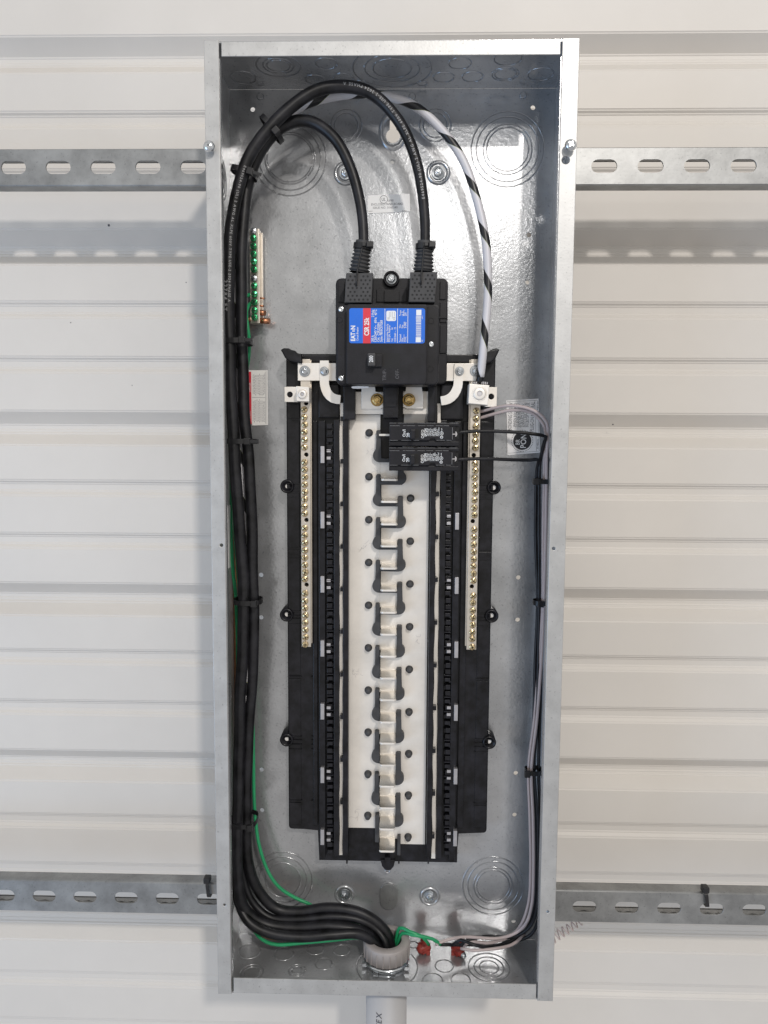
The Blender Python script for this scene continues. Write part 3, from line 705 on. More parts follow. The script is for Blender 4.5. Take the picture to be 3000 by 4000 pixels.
# neutral terminal bars with their screws (sub-parts)
scr = MB(); scr.lathe((0, 0, 0), NY, [(0, .0034), (.0008, .0037), (.0016, .0033), (.0015, .0026), (.0019, .0020), (.0020, 0)], 14)
n0 = len(scr.bm.faces)
for w in ((.0031, .0005), (.0004, .0020)): scr.box(-w[0], w[0], -.0023, -.0012, -w[1], w[1])
scr.bm.faces.ensure_lookup_table()
for f in scr.bm.faces[n0:]: f.material_index = 1
scr_me = scr.mesh('screw'); scr_me.materials.append(MAT['yellow_zinc']); scr_me.materials.append(MAT['slot_brown'])
YN = .0640
def termbar(xt, xb, yt, yb, ys, yh, xs_t, xs_b, side, label):
    t_, b_ = P(xt, yt, YN), P(xb, yb, YN); w = .0100
    hl = []
    def cx(y): f = (y - ys[0])/(ys[-1]-ys[0]); return xs_t + (xs_b-xs_t)*f
    for y in yh: p = P(cx(y) + (3 if side < 0 else -4), y, YN); hl.append(circ(p.x, p.z, .0027, 14))
    xo = P(cx((ys[0]+ys[-1])/2), (ys[0]+ys[-1])/2, YN).x
    x0_, x1_ = (xo-.0048, xo+.0052) if side < 0 else (xo-.0056, xo+.0048)
    me = plate_mesh([(x0_, b_.z), (x1_, b_.z), (x1_, t_.z), (x0_, t_.z)], hl, YN, YN+.0100, .0003)
    bar = link('terminal_bar', me, 'aluminium_bar', pbz, label=label)
    MB().box(x0_+.0005, x1_-.0005, YN+.0098, YN+.0102, b_.z+.0005, t_.z-.0005).put('hole_shade', 'hole_dark', bar)  # dark sheet behind the holes, painting in their shade
    lx = (x1_, x1_+.0012) if side < 0 else (x0_-.0016, x0_)
    MB().box(*lx, YN+.004, YN+.0100, b_.z+.003, t_.z).put('bar_edge', 'aluminium_bar', bar)
    for y in ys:
        p = P(cx(y), y, YN); p.x = xo - (.0008 if side < 0 else -.0004) + rnd.uniform(-.0003, .0003); p.y = YN - rnd.uniform(-.0002, .0012)
        o = link('screw', scr_me, None, bar, p); o.rotation_euler = (rnd.uniform(-.06, .06), rnd.uniform(0, 3.1), rnd.uniform(-.06, .06))
ysl = [1600, 1630, 1659, 1688, 1718, 1747, 1806, 1834, 1864, 1893, 1922, 1949, 1978, 2006, 2063, 2091, 2120, 2149.6, 2178, 2206.6, 2235, 2261, 2318, 2348, 2375, 2403.6, 2432, 2460.6, 2489, 2516.7]
ysr = [1605, 1635, 1665, 1697, 1722, 1749, 1811, 1838, 1867, 1896, 1924, 1953, 1983, 2012, 2068.6, 2098, 2127, 2155, 2184.6, 2212, 2240, 2268, 2327, 2354, 2384.6, 2412, 2441, 2470, 2495, 2527]
termbar(1193, 1194, 1404, 2526, ysl, (1575, 1776, 2031, 2284), 1193, 1195, -1, 'left neutral terminal bar, all screws free')
termbar(1857, 1844, 1404, 2537, ysr, (1778, 2036, 2291), 1857, 1844, 1, 'right neutral terminal bar with two white wires at its top')
# lugs
def lug(pts_block, tab, hole, screw, r, side):
    x, y, x2, y2 = tab; X0, X1, Z0, Z1 = R(x, y, x2, y2, .060); p = P(*hole, .060)
    link('lug_tab', plate_mesh([(X0, Z0), (X1, Z0), (X1, Z1), (X0, Z1)], [circ(p.x, p.z, .0035, 16)], .060, .063, .0003), 'tin_plate', pbz)
    o = MB().prism(poly(pts_block, .042), .042, .063, bev=.0006).put('lug', 'tin_plate', pbz)
    q = P(*screw, .0420); mb = MB(); mb.torus(q, NY, r*1.12, .0005, 28, 6, .5)
    mb.lathe(q, NY, [(0, r), (.0012, r*.96), (.0016, r*.8), (.0016, r*.45)], 28); mb.put('lug_screw', 'tin_plate', o)
    MB().cyl(q + Vector((0, .0005, 0)), NY, r*.45, .0010, 6).put('hex_socket', 'steel_tab', o)
lug(((1157, 1508), (1207, 1512), (1208, 1569), (1158, 1567)), (1112, 1512, 1165, 1569), (1132, 1541), (1181, 1540), .0048, -1)
lug(((1834, 1499), (1912, 1505), (1906, 1583), (1829, 1576)), (1895, 1513, 1940, 1588), (1919, 1549), (1873, 1538), .0068, 1)

# =================================================================== main breaker
YM = .018
main = thing('main_breaker', 'large black 200 amp main breaker with a blue and red label', 'circuit breaker', P(1520, 1500, .06))
mb = MB(); mb.prism([(x, z) for x, z in rrect(*R(1311, 1086, 1748, 1500, .058), .006)], .058, .076, bev=.0015); mb.put('base', 'black_breaker', main)
for a in ((1320, 1100, 1345, 1180), (1718, 1100, 1742, 1170), (1718, 1180, 1744, 1260), (1718, 1270, 1744, 1380), (1470, 1130, 1590, 1180), (1500, 1135, 1560, 1180)): mb = MB(); pb(mb, *a, .0565 - (.002 if a[0] == 1500 else 0), .060, .0006); mb.put('base_rib', 'black_breaker', main)
p = P(1529, 1091, .056); MB().lathe(p, NY, [(-.012, .0085), (.003, .0085), (.004, .0075), (.003, .0062), (-.002, .0058), (-.002, 0)], 30).put('mounting_ring', 'black_breaker', main)
hexbolt(1529, 1090, .0575, .0046, 'zinc_bolt', main, 1.25, 'mounting_bolt', True)
mb = MB(); mb.prism(rrect(*R(1314, 1188, 1715, 1503, YM+.010), .005), YM+.010, .060, bev=.0015); mb.put('housing', 'black_breaker', main)
mb = MB(); mb.prism(rrect(*R(1352, 1188, 1668, 1502, YM), .003), YM, YM+.011, bev=.0012); mb.put('front_cover', 'black_breaker', main)
mb = MB(); pb(mb, 1665, 1190, 1672, 1500, YM+.006, YM+.012, .0004); pb(mb, 1716, 1240, 1748, 1243, .055, .06); mb.put('seam', 'black_breaker', main)
for a in ((1684, 1253), (1682, 1442), (1326, 1250)): MB().torus(P(*a, YM+.0098), NY, .0030, .0002, 24, 5, .6).put('moulded_ring', 'black_breaker', main)
for a in ((1333, 1384), (1333, 1446), (1635, 1466), (1660, 1460)): MB().cyl(P(*a, YM+.0100), NY, .0012 if a[0] < 1400 else .0010, .0003 if a[0] < 1400 else .0102, 10).put('vent_hole', 'hole_dark', main)
for a, rot in (((1333, 1208), .2), ((1684, 1345), .7), ((1333, 1478), .4)):
    p = P(*a, YM+.010); s_ = MB(); s_.lathe((0, 0, 0), NY, [(-.001, .0029), (.0006, .0029), (.0009, .0026), (.0010, .0014), (.0006, .0006), (.0006, 0)], 20)
    for w in ((.0016, .0003), (.0003, .0016)): s_.box(-w[0], w[0], -.0013, -.0009, -w[1], w[1])
    o = s_.put('cover_screw', 'zinc_bolt', main, loc=p); o.rotation_euler = (0, rot, 0)
# label
Y1 = YM - .0004; lb = MB().prism(rrect(*R(1364, 1204, 1660, 1341, Y1), .0024), Y1, YM+.0002).put('label', 'blue_print', main, label='blue rating label')
Y2 = Y1 - .0001; rs = MB().box(*R(1418, 1204, 1448, 1341, Y2)[:2], Y2, Y1+.0001, *R(1418, 1204, 1448, 1341, Y2)[2:]).put('red_stripe', 'red_print', lb)
Y3 = Y2 - .0001; t = Text(); L_ = lambda a, b_: abs(P(1500, a, Y3).z - P(1500, b_, Y3).z)
for s, x_, y0, y1, hgt, bo in (('EAT', 1387, 1332, 1298, .0063, .035), ('N', 1387, 1287, 1272, .0063, .035), ('Circuit Breaker', 1400, 1331, 1277, .0030, .005), ('CSR 25k', 1441, 1311, 1240, .0068, .03),
        ('200 A', 1460, 1335, 1310, .0036, .012), ('2 Pole', 1461, 1238, 1210, .0036, .012), ('120/240 V~', 1471, 1335, 1270, .0036, .012), ('60Hz', 1471, 1262, 1240, .0036, .012), ('40°C', 1472, 1232, 1209, .0036, .012),
        ('Cat.', 1482, 1335, 1317, .0036, .012), ('CSR2200N', 1483, 1310, 1260, .0036, .012), ('Style 7803C07G83', 1494, 1335, 1251, .0036, .012),
        ('Interrupting Capacity', 1516, 1335, 1265, .0028, .008), ('RMS Sym. Amperes', 1524, 1335, 1271, .0028, .008), ('Volt', 1535, 1335, 1322, .0028, .008), ('kA', 1535, 1287, 1279, .0028, .008), ('120/240 ~', 1547, 1335, 1292, .0028, .008), ('25', 1547, 1287, 1278, .0028, .008),
        ('Terminal', 1567, 1336, 1306, .0028, .008), ('Wire', 1575, 1336, 1320, .0028, .008), ('CU/AL', 1587, 1336, 1315, .0030, .008), ('Wire', 1566, 1282, 1268, .0028, .008), ('Size', 1575, 1282, 1269, .0028, .008), ('2-300', 1587, 1282, 1258, .0030, .008),
        ('Torque', 1567, 1234, 1212, .0028, .008), ('Lb. In.', 1577, 1234, 1214, .0028, .008), ('250', 1588, 1234, 1221, .0030, .008), ('1413', 1652, 1246, 1234, .0020, .008), ('MC', 1652, 1335, 1327, .0020, .008)):
    t.up(s, x_, y0, Y3, hgt, L_(y0, y1), bo)
t.bar(1376, 1291, 1386, 1295, Y3)
for x_ in (1503.5, 1553, 1593): t.bar(x_-1, 1206, x_+.8, 1339, Y3)
for y0, y1 in ((1306, 1336), (1256, 1282), (1210, 1234)): t.bar(1577.5, y0, 1578.6, y1, Y3)
t.bar(1626, 1210, 1646, 1232, Y3); t.bar(1624, 1317, 1644, 1337, Y3)
y = 1234; r_ = random.Random(11)
while y < 1314: w = r_.choice((1, 1.4, 2.2, 3)); t.bar(1625, y, 1645, y+w, Y3); y += w + r_.choice((.9, 1.2, 1.8))
t.put('print', 'ink_white', lb)
MB().prism(rrect(*R(1509, 1214, 1547, 1254, Y3), .0016), Y3, Y2).put('approval_patch', 'ink_white', lb)
t = Text(); Y4 = Y3 - .0001
for x_, l in ((1520, 26), (1526, 20), (1532, 26), (1540, 18)): t.bar(x_, 1218, x_+1.2, 1218+l, Y4)
t.up('UL', 1521, 1250, Y4, .0030); t.up('CE', 1543, 1250, Y4, .0028); t.put('patch_print', 'ink_grey', lb)
# toggle in its well
MB().box(*R(1436, 1380, 1562, 1437, YM)[:2], YM-.0002, YM+.001, *R(1436, 1380, 1562, 1437, YM)[2:]).put('toggle_well', 'hole_dark', main)
mb = MB(); pb(mb, 1436, 1379, 1466, 1430, YM-.0105, YM, .0012); tg = mb.put('toggle', 'toggle', main)
mb = MB(); pb(mb, 1458, 1384, 1492, 1434, YM-.003, YM, .001); mb.put('toggle_base', 'black_breaker', main)
t = Text(); t.up('200', 1457, 1415, YM-.0107, .0056, .0066, .015); t.put('print', 'ink_white', tg)
t = Text(); t.up('TRIP-', 1508, 1487, YM-.0001, .0052, .0118); t.up('OFF-', 1558, 1480, YM-.0001, .0052, .0100); t.put('moulded_lettering', 'ink_faint', main)
mb = MB(); mb.prism(poly(((1371, 1512), (1380, 1509), (1400, 1508), (1440, 1510), (1440, 1515), (1400, 1518), (1378, 1517)), .030), .030, .034); mb.put('tag', 'label_white', main)

# =================================================================== boots of the two lugs
def boot(x0, x1, xt, y_top, y_box, y_bot, cx0, label, lean):
    g = thing('lug_boot', label, 'cable boot', P((x0+x1)/2, y_bot, .05), 'perforated black boots on the main breaker lugs')
    Yb_ = .024; mb = MB(); X0, X1, Z0, Z1 = R(x0, y_box, x1, y_bot, Yb_); dx = lean*.001
    mb.prism([(X0-.0010, Z0), (X1-.0010+dx, Z0), (X1, Z1), (X0+.0008, Z1)], Yb_, .066, bev=.0010); mb.put('shroud', 'rubber', g)
    hm = MB(); z = Z1 - .0035; row = 0
    while z > Z0 + .002:
        n = 6 if row > 4 else 3
        for i in range(5 + row % 2):
            x = X0 + .0030 + (X1-X0-.006)*(i + (.5 if row % 2 == 0 else 0)*1.0)/(5)
            if abs(x - (X0+X1)/2) < .0022 and row < 5: continue
            if x > X1-.002: continue
            hm.cyl((x, Yb_ + .0006, z), NY, .00112, .00075, 8)
        z -= .0039; row += 1
    hm.put('vent_holes', 'hole_dark', g)
    # ribbed neck
    nt_ = P(xt, y_top, .034); nb_ = P((x0+x1)/2 + (0), y_box, .036); ax = (nb_-nt_).normalized(); Ln = (nb_-nt_).length; prof = [(0, .0078)]
    nr = 7
    for i in range(nr):
        a = Ln*(.18 + .82*i/nr); s_ = Ln*.82/nr; r = .0080 + .0022*i/nr
        prof += [(a, r), (a + s_*.28, r+.0012), (a + s_*.55, r), (a + s_*.75, r-.0016)]
    prof += [(Ln, .0102)]
    MB().lathe(nt_, ax, prof, 28).put('ribbed_neck', 'rubber', g)
    c = [P(xt-4, y_top+20, .0235), P((x0+x1)/2-6, y_box-10, .0230), P((x0+x1)/2-10, y_box+50, .0225)]
    MB().tube(spline(c), [.0009]*len(spline(c)), 8).put('pull_string', 'tie_black', g)
    tt = MB(); tt.lathe(nt_ + ax*.0030, ax, [(0, .0080), (0, .0098), (.0055, .0098), (.0055, .0080)], 24, smooth=False)
    tt.box(nt_.x + .0035, nt_.x+.0105, .022, .030, nt_.z-.0088, nt_.z-.0028, .0008); tt.box(nt_.x-.001, nt_.x+.0028, .0225, .027, nt_.z-.0078, nt_.z-.0038, .0006)
    tt.put('clamp_band', 'tie_black', g)
boot(1349, 1456, 1420, 942, 1066, 1182, 1420, 'black perforated lug boot at the upper left of the main breaker', -.3)
boot(1600, 1708, 1661, 942, 1062, 1180, 1663, 'black perforated lug boot at the upper right of the main breaker', -1.5)

# =================================================================== branch breakers
YC = .020
def branch():
    g = thing('branch_breaker', 'upper of the two small black 20 amp breakers', 'circuit breaker', P(1655, 1740, .06), 'two small black 20 amp breakers')
    X0, X1, Z0, Z1 = R(1521, 1651, 1793, 1743, YC+.004)
    MB().box(X0, X1-.0035, YC+.004, .070, Z0, Z1, .0009).put('body', 'black_breaker', g)
    mb = MB(); pb(mb, 1521, 1652, 1794, 1664, YC+.003, YC+.02, .0006); pb(mb, 1521, 1724, 1793, 1742, YC+.003, YC+.02, .0006); mb.put('side_rail', 'black_breaker', g)
    pts = [(1523, 1662), (1755, 1662), (1755, 1668), (1768, 1668), (1768, 1718), (1703, 1720), (1700, 1711), (1681, 1711), (1678, 1720), (1523, 1720)]
    MB().prism(poly(pts, YC), YC, YC+.005, bev=.0004).put('face', 'black_breaker', g)
    mb = MB(); pb(mb, 1604, 1676, 1636, 1718, YC-.0004, YC+.001, .0002); mb.put('toggle_well', 'hole_dark', g)
    mb = MB(); pb(mb, 1603, 1677, 1622, 1716, YC-.0085, YC, .0012); mb.put('toggle', 'black_breaker', g)
    mb = MB(); pb(mb, 1770, 1672, 1792, 1715, YC+.006, YC+.012, .0004); mb.put('terminal_recess', 'hole_dark', g)
    s_ = MB(); q = P(1774, 1696, YC+.006); s_.cyl(q, NY, .0033, .0018, 14, bev=.0004); s_.box(q.x-.0026, q.x+.0026, q.y-.0021, q.y-.0016, q.z-.0005, q.z+.0005); s_.put('terminal_screw', 'steel_tab', g)
    t = Text(); Yt = YC - .0001; L = lambda a: a/3.95e3
    for s, x_, y0, l, hgt, bo in (('On/I', 1584, 1706, 29, .0044, .012), ('20', 1600, 1708, 18, .0046, .03), ('Off/O', 1656, 1712, 35, .0042, .01), ('EATON', 1666, 1704, 31, .0034, .03),
            ('Type BR120', 1672, 1703, 31, .0021, .01), ('Type C120', 1678, 1703, 29, .0021, .01), ('120/240 V~', 1684.5, 1703, 33, .0021, .01), ('Cu/Al 60/75', 1691, 1703, 28, .0021, .01), ('HACR Type', 1697, 1703, 31, .0021, .01),
            ('1 Pole 40°C', 1703.5, 1703, 34, .0021, .01), ('87016-7', 1709.5, 1703, 27, .0021, .01), ('LISTED Encl.', 1716, 1703, 35, .0021, .01), ('10 kA', 1727, 1691, 20, .0014, .02)):
        t.up(s, x_, y0, Yt, hgt, L(l), bo)
    t.up('UL', 1728, 1697, Yt, .0026, .0018, .02); t.up('CS', 1728, 1711, Yt, .0026, .0018, .02)
    t.put('print', 'ink_white', g)
    mb = MB(); mb.torus(P(1725, 1693, Yt), NY, .0018, .00022, 20, 4, .3); mb.torus(P(1725, 1708, Yt), NY, .0014, .00022, 20, 4, .3); mb.put('ring_mark', 'ink_white', g)
    t = Text(); r_ = random.Random(2)                       # broken pale lines along the edges
    for a in ((1523, 1662.5, 1754, 1663.4), (1523, 1719.5, 1640, 1720.3), (1705, 1719.3, 1766, 1720.2), (1767, 1670, 1768, 1717), (1522, 1652, 1790, 1652.8), (1634, 1678, 1634.9, 1718)):
        x = a[0]
        if a[2]-a[0] > a[3]-a[1]:
            while x < a[2]-4: l = r_.uniform(8, 40); t.bar(x, a[1], min(x+l, a[2]), a[3], Yt if a[1] > 1655 else YC+.0028); x += l + r_.uniform(1, 14)
        else: t.bar(*a, Yt)
    t.put('pale_edge', 'ink_grey', g)
    return g
br1 = branch()
def kids(o): return [c for c in COL.objects if c.parent == o]
br2 = br1.copy(); COL.objects.link(br2); WO[br2.name] = Vector(br1.location)
for c in kids(br1): d = c.copy(); COL.objects.link(d); d.parent = br2
br2.location = Vector(br1.location) + (P(1655, 1838, YC) - P(1655, 1741, YC)) + Vector((-.0004, 0, 0)); br2['label'] = 'lower of the two small black 20 amp breakers'

# =================================================================== cables
def path(pts, step=.004): return spline([P(a, b_, y) for a, b_, y in pts], step)
def cable(name, label, cat, pts, r, m, group=None, r_end=None, taper=.12, n=18, step=.004):
    c = path(pts, step); L = len(c); rr = [r]*L
    if r > .0045:                                # stiff cable, not a perfect curve
        ph = [rnd.uniform(0, 6) for _ in range(4)]
        c = [p + Vector((.0005*math.sin(i*.11 + ph[0]) + .0003*math.sin(i*.31 + ph[1]), .0005*math.sin(i*.13 + ph[2]), .0004*math.sin(i*.12 + ph[3])))*min(1, i/12, (L-1-i)/12) for i, p in enumerate(c)]
    if r_end is not None:
        for i in range(L):
            f = min(1, i/(L*taper)); rr[i] = r_end + (r-r_end)*f
    g = thing(name, label, cat, c[0], group)
    MB().tube(c, rr, n).put('jacket', m, g); return g, c, rr
cA, pA, rA = cable('power_cable', 'thick black cable in the outer arch, printed along its side', 'cable',
    ((1661, 965, .034), (1660, 860, .034), (1650, 750, .034), (1625, 635, .036), (1578, 510, .038), (1510, 415, .038), (1430, 356, .036), (1335, 338, .034), (1235, 356, .033), (1135, 420, .032), (1042, 512, .031), (968, 620, .031), (928, 735, .032),
     (906, 860, .033), (896, 1000, .034), (897, 1300, .034), (904, 1600, .034), (925, 1900, .036), (944, 2150, .038), (951, 2350, .038), (946, 2550, .039), (939, 2750, .04), (935, 2950, .04), (928, 3150, .04), (924, 3320, .041), (929, 3440, .043), (955, 3545, .046),
     (1035, 3608, .048), (1150, 3625, .048), (1280, 3618, .048), (1390, 3632, .048), (1460, 3672, .050), (1492, 3740, .052), (1498, 3820, .052)), .0063, 'cable_black', 'thick black feed cables', .0051, .14)
cB, pB, rB = cable('power_cable', 'thick black cable in the inner, tighter arch', 'cable',
    ((1421, 965, .034), (1416, 860, .036), (1402, 760, .038), (1372, 660, .040), (1318, 555, .042), (1250, 492, .043), (1180, 472, .044), (1110, 490, .045), (1050, 540, .045), (1002, 615, .046), (972, 700, .046),
     (955, 800, .046), (946, 1000, .046), (945, 1300, .046), (953, 1600, .046), (972, 1800, .046), (984, 2000, .046), (988, 2300, .047), (990, 2500, .048), (983, 2700, .049), (970, 2900, .05), (963, 3100, .052), (961, 3280, .054), (975, 3395, .056), (1010, 3480, .06),
     (1075, 3545, .062), (1160, 3560, .062), (1280, 3545, .062), (1390, 3560, .060), (1470, 3605, .058), (1518, 3670, .056), (1526, 3760, .054), (1524, 3820, .052)), .0061, 'cable_black', 'thick black feed cables', .0052, .12)
nP = ((1872, 1500, .053), (1880, 1440, .050), (1888, 1360, .048), (1903, 1200, .050), (1906, 1085, .052), (1897, 940, .054), (1862, 777, .056), (1803, 615, .058), (1700, 480, .060), (1591, 400, .060), (1446, 368, .060), (1300, 378, .060), (1170, 420, .060), (1060, 500, .060), (985, 610, .058),
      (948, 730, .056), (925, 860, .056), (920, 1000, .056), (921, 1300, .058), (928, 1600, .058), (948, 1900, .058), (964, 2200, .056), (970, 2450, .052), (965, 2700, .050), (955, 2850, .054), (942, 3100, .06), (938, 3300, .062), (950, 3420, .062), (985, 3520, .060),
      (1060, 3585, .056), (1180, 3590, .054), (1300, 3580, .054), (1400, 3592, .054), (1470, 3630, .054), (1508, 3690, .048), (1512, 3780, .045), (1512, 3820, .045))
cN, pN, rN = cable('neutral_cable', 'thick cable wound with white tape leaving black spirals, feeding the right lug', 'cable', nP, .0042, 'cable_black', None, .0041, .02)
k_end = min(range(len(pN)), key=lambda i: abs(pN[i].z - P(960, 2840, .05).z) + (0 if i > 200 else 9) if i > len(pN)*.4 else 99)
MB().tube(pN[2:k_end], [q + .0003 for q in rN[2:k_end]], 32).put('tape_wrap', 'striped_tape', cN)
c4 = cable('feed_cable', 'black cable lying lowest in the bundle where it turns to the conduit', 'cable',
    ((930, 1500, .072), (950, 1800, .072), (968, 2200, .072), (962, 2600, .070), (945, 3000, .068), (920, 3250, .064), (918, 3400, .060), (930, 3510, .05), (975, 3600, .040), (1060, 3645, .036), (1180, 3660, .036), (1300, 3652, .038), (1400, 3650, .042), (1468, 3690, .046), (1500, 3760, .046), (1505, 3820, .048)), .0055, 'cable_black', 'thick black feed cables')[0]
# bare strands below the tape at the lug
mb = MB(); r_ = random.Random(5)
for i in range(9):
    x = 1848 + i*7; a = P(x, 1488 + abs(i-4), .050); b_ = P(x-2, 1504, .050); mb.tube([a, b_], .0009, 6)
mb.put('bare_strands', 'steel_tab', cN)

def cable_print(g, c, rr, txt, i0, direction, size, gap=1.0, lateral=0.0, m='ink_grey', name='print'):
    """letters laid one by one on the jacket, following the cable"""
    t = Text(); s = 0; i = i0; adv = 0
    cum = [0]
    for a, b_ in zip(c, c[1:]): cum.append(cum[-1] + (b_-a).length)
    pos = cum[i0]
    def pt(d):
        d = max(0, min(cum[-1]-1e-6, d)); lo = 0
        import bisect
        lo = max(0, bisect.bisect_right(cum, d) - 1); lo = min(lo, len(c)-2)
        f = (d-cum[lo])/(cum[lo+1]-cum[lo]); return c[lo].lerp(c[lo+1], f), (c[lo+1]-c[lo]).normalized()*direction, rr[lo]
    for ch in txt:
        if ch == ' ': pos += direction*size*.45; continue
        vs, fs, w = glyphs(ch, .012); wd = (w[1]-w[0])*size
        p, T_, r = pt(pos + direction*wd/2); N = Vector((0, -1, 0)); N = (N - T_*N.dot(T_)).normalized(); U = N.cross(T_) * 1.0
        U = T_.cross(N) if False else N.cross(T_)
        la = lateral/r; N2 = N*math.cos(la) + U*math.sin(la); U2 = U*math.cos(la) - N*math.sin(la)
        o = p + N2*(r + .0002) - T_*wd/2 - U2*size*.35
        t.add(ch, o, T_, U2, size, None, .012); pos += direction*(wd + size*.22*gap)
    t.put(name, m, g)
def near(c, px, py, Y, lo=0, hi=None):
    q = P(px, py, Y); return min(range(lo, hi or len(c)), key=lambda i: (c[i]-q).length)
iA = near(pA, 1655, 782, .034); cable_print(cA, pA, rA, 'E469524-90 (UL) 2 AWG AL XLPE 600V TYPE USE-2 2024 PHASE A', iA, 1, .0040)
iA = near(pA, 938, 640, .031, 60); cable_print(cA, pA, rA, 'E469524-90 (UL) 2 AWG AL XLPE 600V TYPE USE-2 2024 PHASE A', iA, 1, .0036, lateral=.0022)
iA = near(pA, 897, 1105, .034, 60); cable_print(cA, pA, rA, '22784 FT', iA, 1, .0062, lateral=-.0018, m='ink_grey', name='length_print')

# wires
def wire(name, label, pts, r, m, cat='wire', group=None, n=10): return cable(name, label, cat, pts, r, m, group, None, n=n, step=.005)
wire('white_wire', 'white wire from the top screw of the right neutral bar', ((1845, 1606, .069), (1880, 1607, .068), (1925, 1595, .060), (1985, 1585, .050), (2045, 1590, .044), (2100, 1612, .040), (2135, 1650, .040), (2140, 1700, .044), (2135, 1790, .05), (2134, 1900, .052), (2131, 2100, .052), (2124, 2350, .054),
    (2116, 2550, .056), (2098, 2800, .056), (2076, 3000, .056), (2082, 3200, .05), (2084, 3400, .05), (2076, 3540, .05), (2040, 3625, .055), (1950, 3665, .06), (1820, 3660, .06), (1745, 3672, .055), (1700, 3690, .05)), .0018, 'wire_white', group='white wires on the right')
wire('white_wire', 'white wire from the second screw of the right neutral bar', ((1845, 1634, .069), (1880, 1631, .068), (1930, 1617, .060), (1990, 1603, .052), (2050, 1603, .048), (2095, 1625, .046), (2128, 1670, .046), (2132, 1720, .05), (2127, 1800, .056), (2125, 1900, .058), (2122, 2100, .058), (2120, 2350, .060),
    (2108, 2550, .062), (2088, 2800, .062), (2065, 3000, .062), (2070, 3200, .058), (2073, 3400, .058), (2062, 3540, .058), (2015, 3640, .062), (1920, 3682, .064), (1840, 3678, .064), (1810, 3700, .06)), .0018, 'wire_white', group='white wires on the right')
wire('black_wire', 'black wire from the upper 20 amp breaker', ((1778, 1696, .028), (1800, 1688, .028), (1900, 1684, .032), (2010, 1688, .036), (2090, 1696, .038), (2133, 1706, .040), (2126, 1728, .046), (2112, 1790, .056), (2106, 1880, .06), (2106, 2100, .06), (2106, 2350, .062),
    (2102, 2600, .062), (2095, 2850, .06), (2086, 3005, .058), (2100, 3200, .052), (2104, 3400, .05), (2098, 3540, .05), (2070, 3620, .056), (2000, 3660, .062), (1900, 3658, .066), (1820, 3675, .064), (1800, 3695, .06)), .0019, 'cable_black', group='black wires on the right')
wire('black_wire', 'black wire from the lower 20 amp breaker', ((1775, 1796, .028), (1800, 1794, .028), (1900, 1792, .034), (2000, 1796, .042), (2070, 1797, .05), (2103, 1796, .054), (2098, 1830, .06), (2094, 1900, .064), (2092, 2100, .064), (2100, 2350, .066),
    (2090, 2600, .066), (2085, 2850, .064), (2076, 3005, .062), (2090, 3200, .060), (2094, 3400, .060), (2086, 3540, .06), (2050, 3640, .066), (1960, 3690, .066), (1850, 3690, .066), (1720, 3690, .055)), .0019, 'cable_black', group='black wires on the right')
wire('black_wire', 'third black wire close against the right side wall', ((2136, 1715, .055), (2140, 1880, .066), (2136, 2200, .066), (2118, 2400, .066), (2112, 2700, .064), (2104, 3005, .06), (2112, 3200, .056), (2116, 3400, .056), (2108, 3560, .056), (2075, 3650, .06), (1990, 3682, .066)), .0019, 'cable_black', group='black wires on the right')
wire('black_wire', 'short black wire end curling at the farther red connector', ((1770, 3690, .05), (1800, 3672, .046), (1850, 3690, .040), (1900, 3700, .044), (1960, 3688, .056), (2030, 3660, .066)), .0018, 'cable_black', group='black wires on the right')
wire('white_wire', 'short white wire end running low to the farther red connector', ((1800, 3705, .046), (1850, 3712, .040), (1930, 3706, .044), (2000, 3690, .056), (2050, 3650, .066)), .0017, 'wire_white', group='white wires on the right')
wire('green_wire', 'green earth wire looping from the ground bar down the left side', ((978, 1185, .079), (968, 1198, .070), (962, 1215, .064), (966, 1270, .062), (973, 1330, .064), (968, 1420, .075), (930, 1600, .078), (908, 1800, .070), (914, 2000, .060), (923, 2150, .056), (936, 2300, .054), (948, 2400, .062), (960, 2600, .074),
    (985, 2800, .080), (990, 2950, .078), (992, 3100, .074), (998, 3200, .070), (1012, 3300, .068), (1045, 3400, .070), (1090, 3465, .072), (1150, 3505, .074), (1205, 3530, .074), (1240, 3550, .075), (1340, 3590, .075), (1450, 3640, .07), (1515, 3700, .06), (1520, 3790, .055)), .0020, 'wire_green', group='green earth wires')
wire('green_wire', 'green earth wire running low along the bottom left corner', ((978, 1150, .079), (955, 1160, .078), (935, 1250, .080), (915, 1500, .084), (900, 1900, .080), (908, 2200, .074), (922, 2350, .074), (930, 2700, .082), (925, 3100, .084), (940, 3400, .082), (964, 3540, .074), (985, 3620, .055), (1025, 3670, .045),
    (1085, 3690, .040), (1190, 3682, .040), (1310, 3671, .042), (1400, 3663, .046), (1470, 3690, .050), (1500, 3760, .052)), .0020, 'wire_green', group='green earth wires')
wire('green_wire', 'short green wire between conduit and red connectors', ((1530, 3760, .06), (1545, 3680, .060), (1560, 3625, .058), (1595, 3636, .05), (1640, 3655, .048), (1690, 3668, .050), (1720, 3690, .052)), .0019, 'wire_green', group='green earth wires')
wire('green_wire', 'second short green wire between conduit and red connectors', ((1535, 3760, .06), (1552, 3690, .058), (1572, 3645, .056), (1610, 3652, .048), (1650, 3660, .048), (1675, 3690, .052)), .0019, 'wire_green', group='green earth wires')
wire('copper_wire', 'bare copper wire beneath the black bundle', ((980, 1246, .079), (950, 1250, .080), (925, 1500, .088), (905, 1900, .090), (918, 2300, .090), (920, 2800, .09), (925, 3300, .088), (945, 3500, .08), (962, 3570, .068), (1005, 3635, .056), (1060, 3662, .048), (1130, 3664, .046), (1230, 3664, .046), (1330, 3660, .046), (1420, 3665, .05), (1480, 3720, .05)), .0026, 'copper')

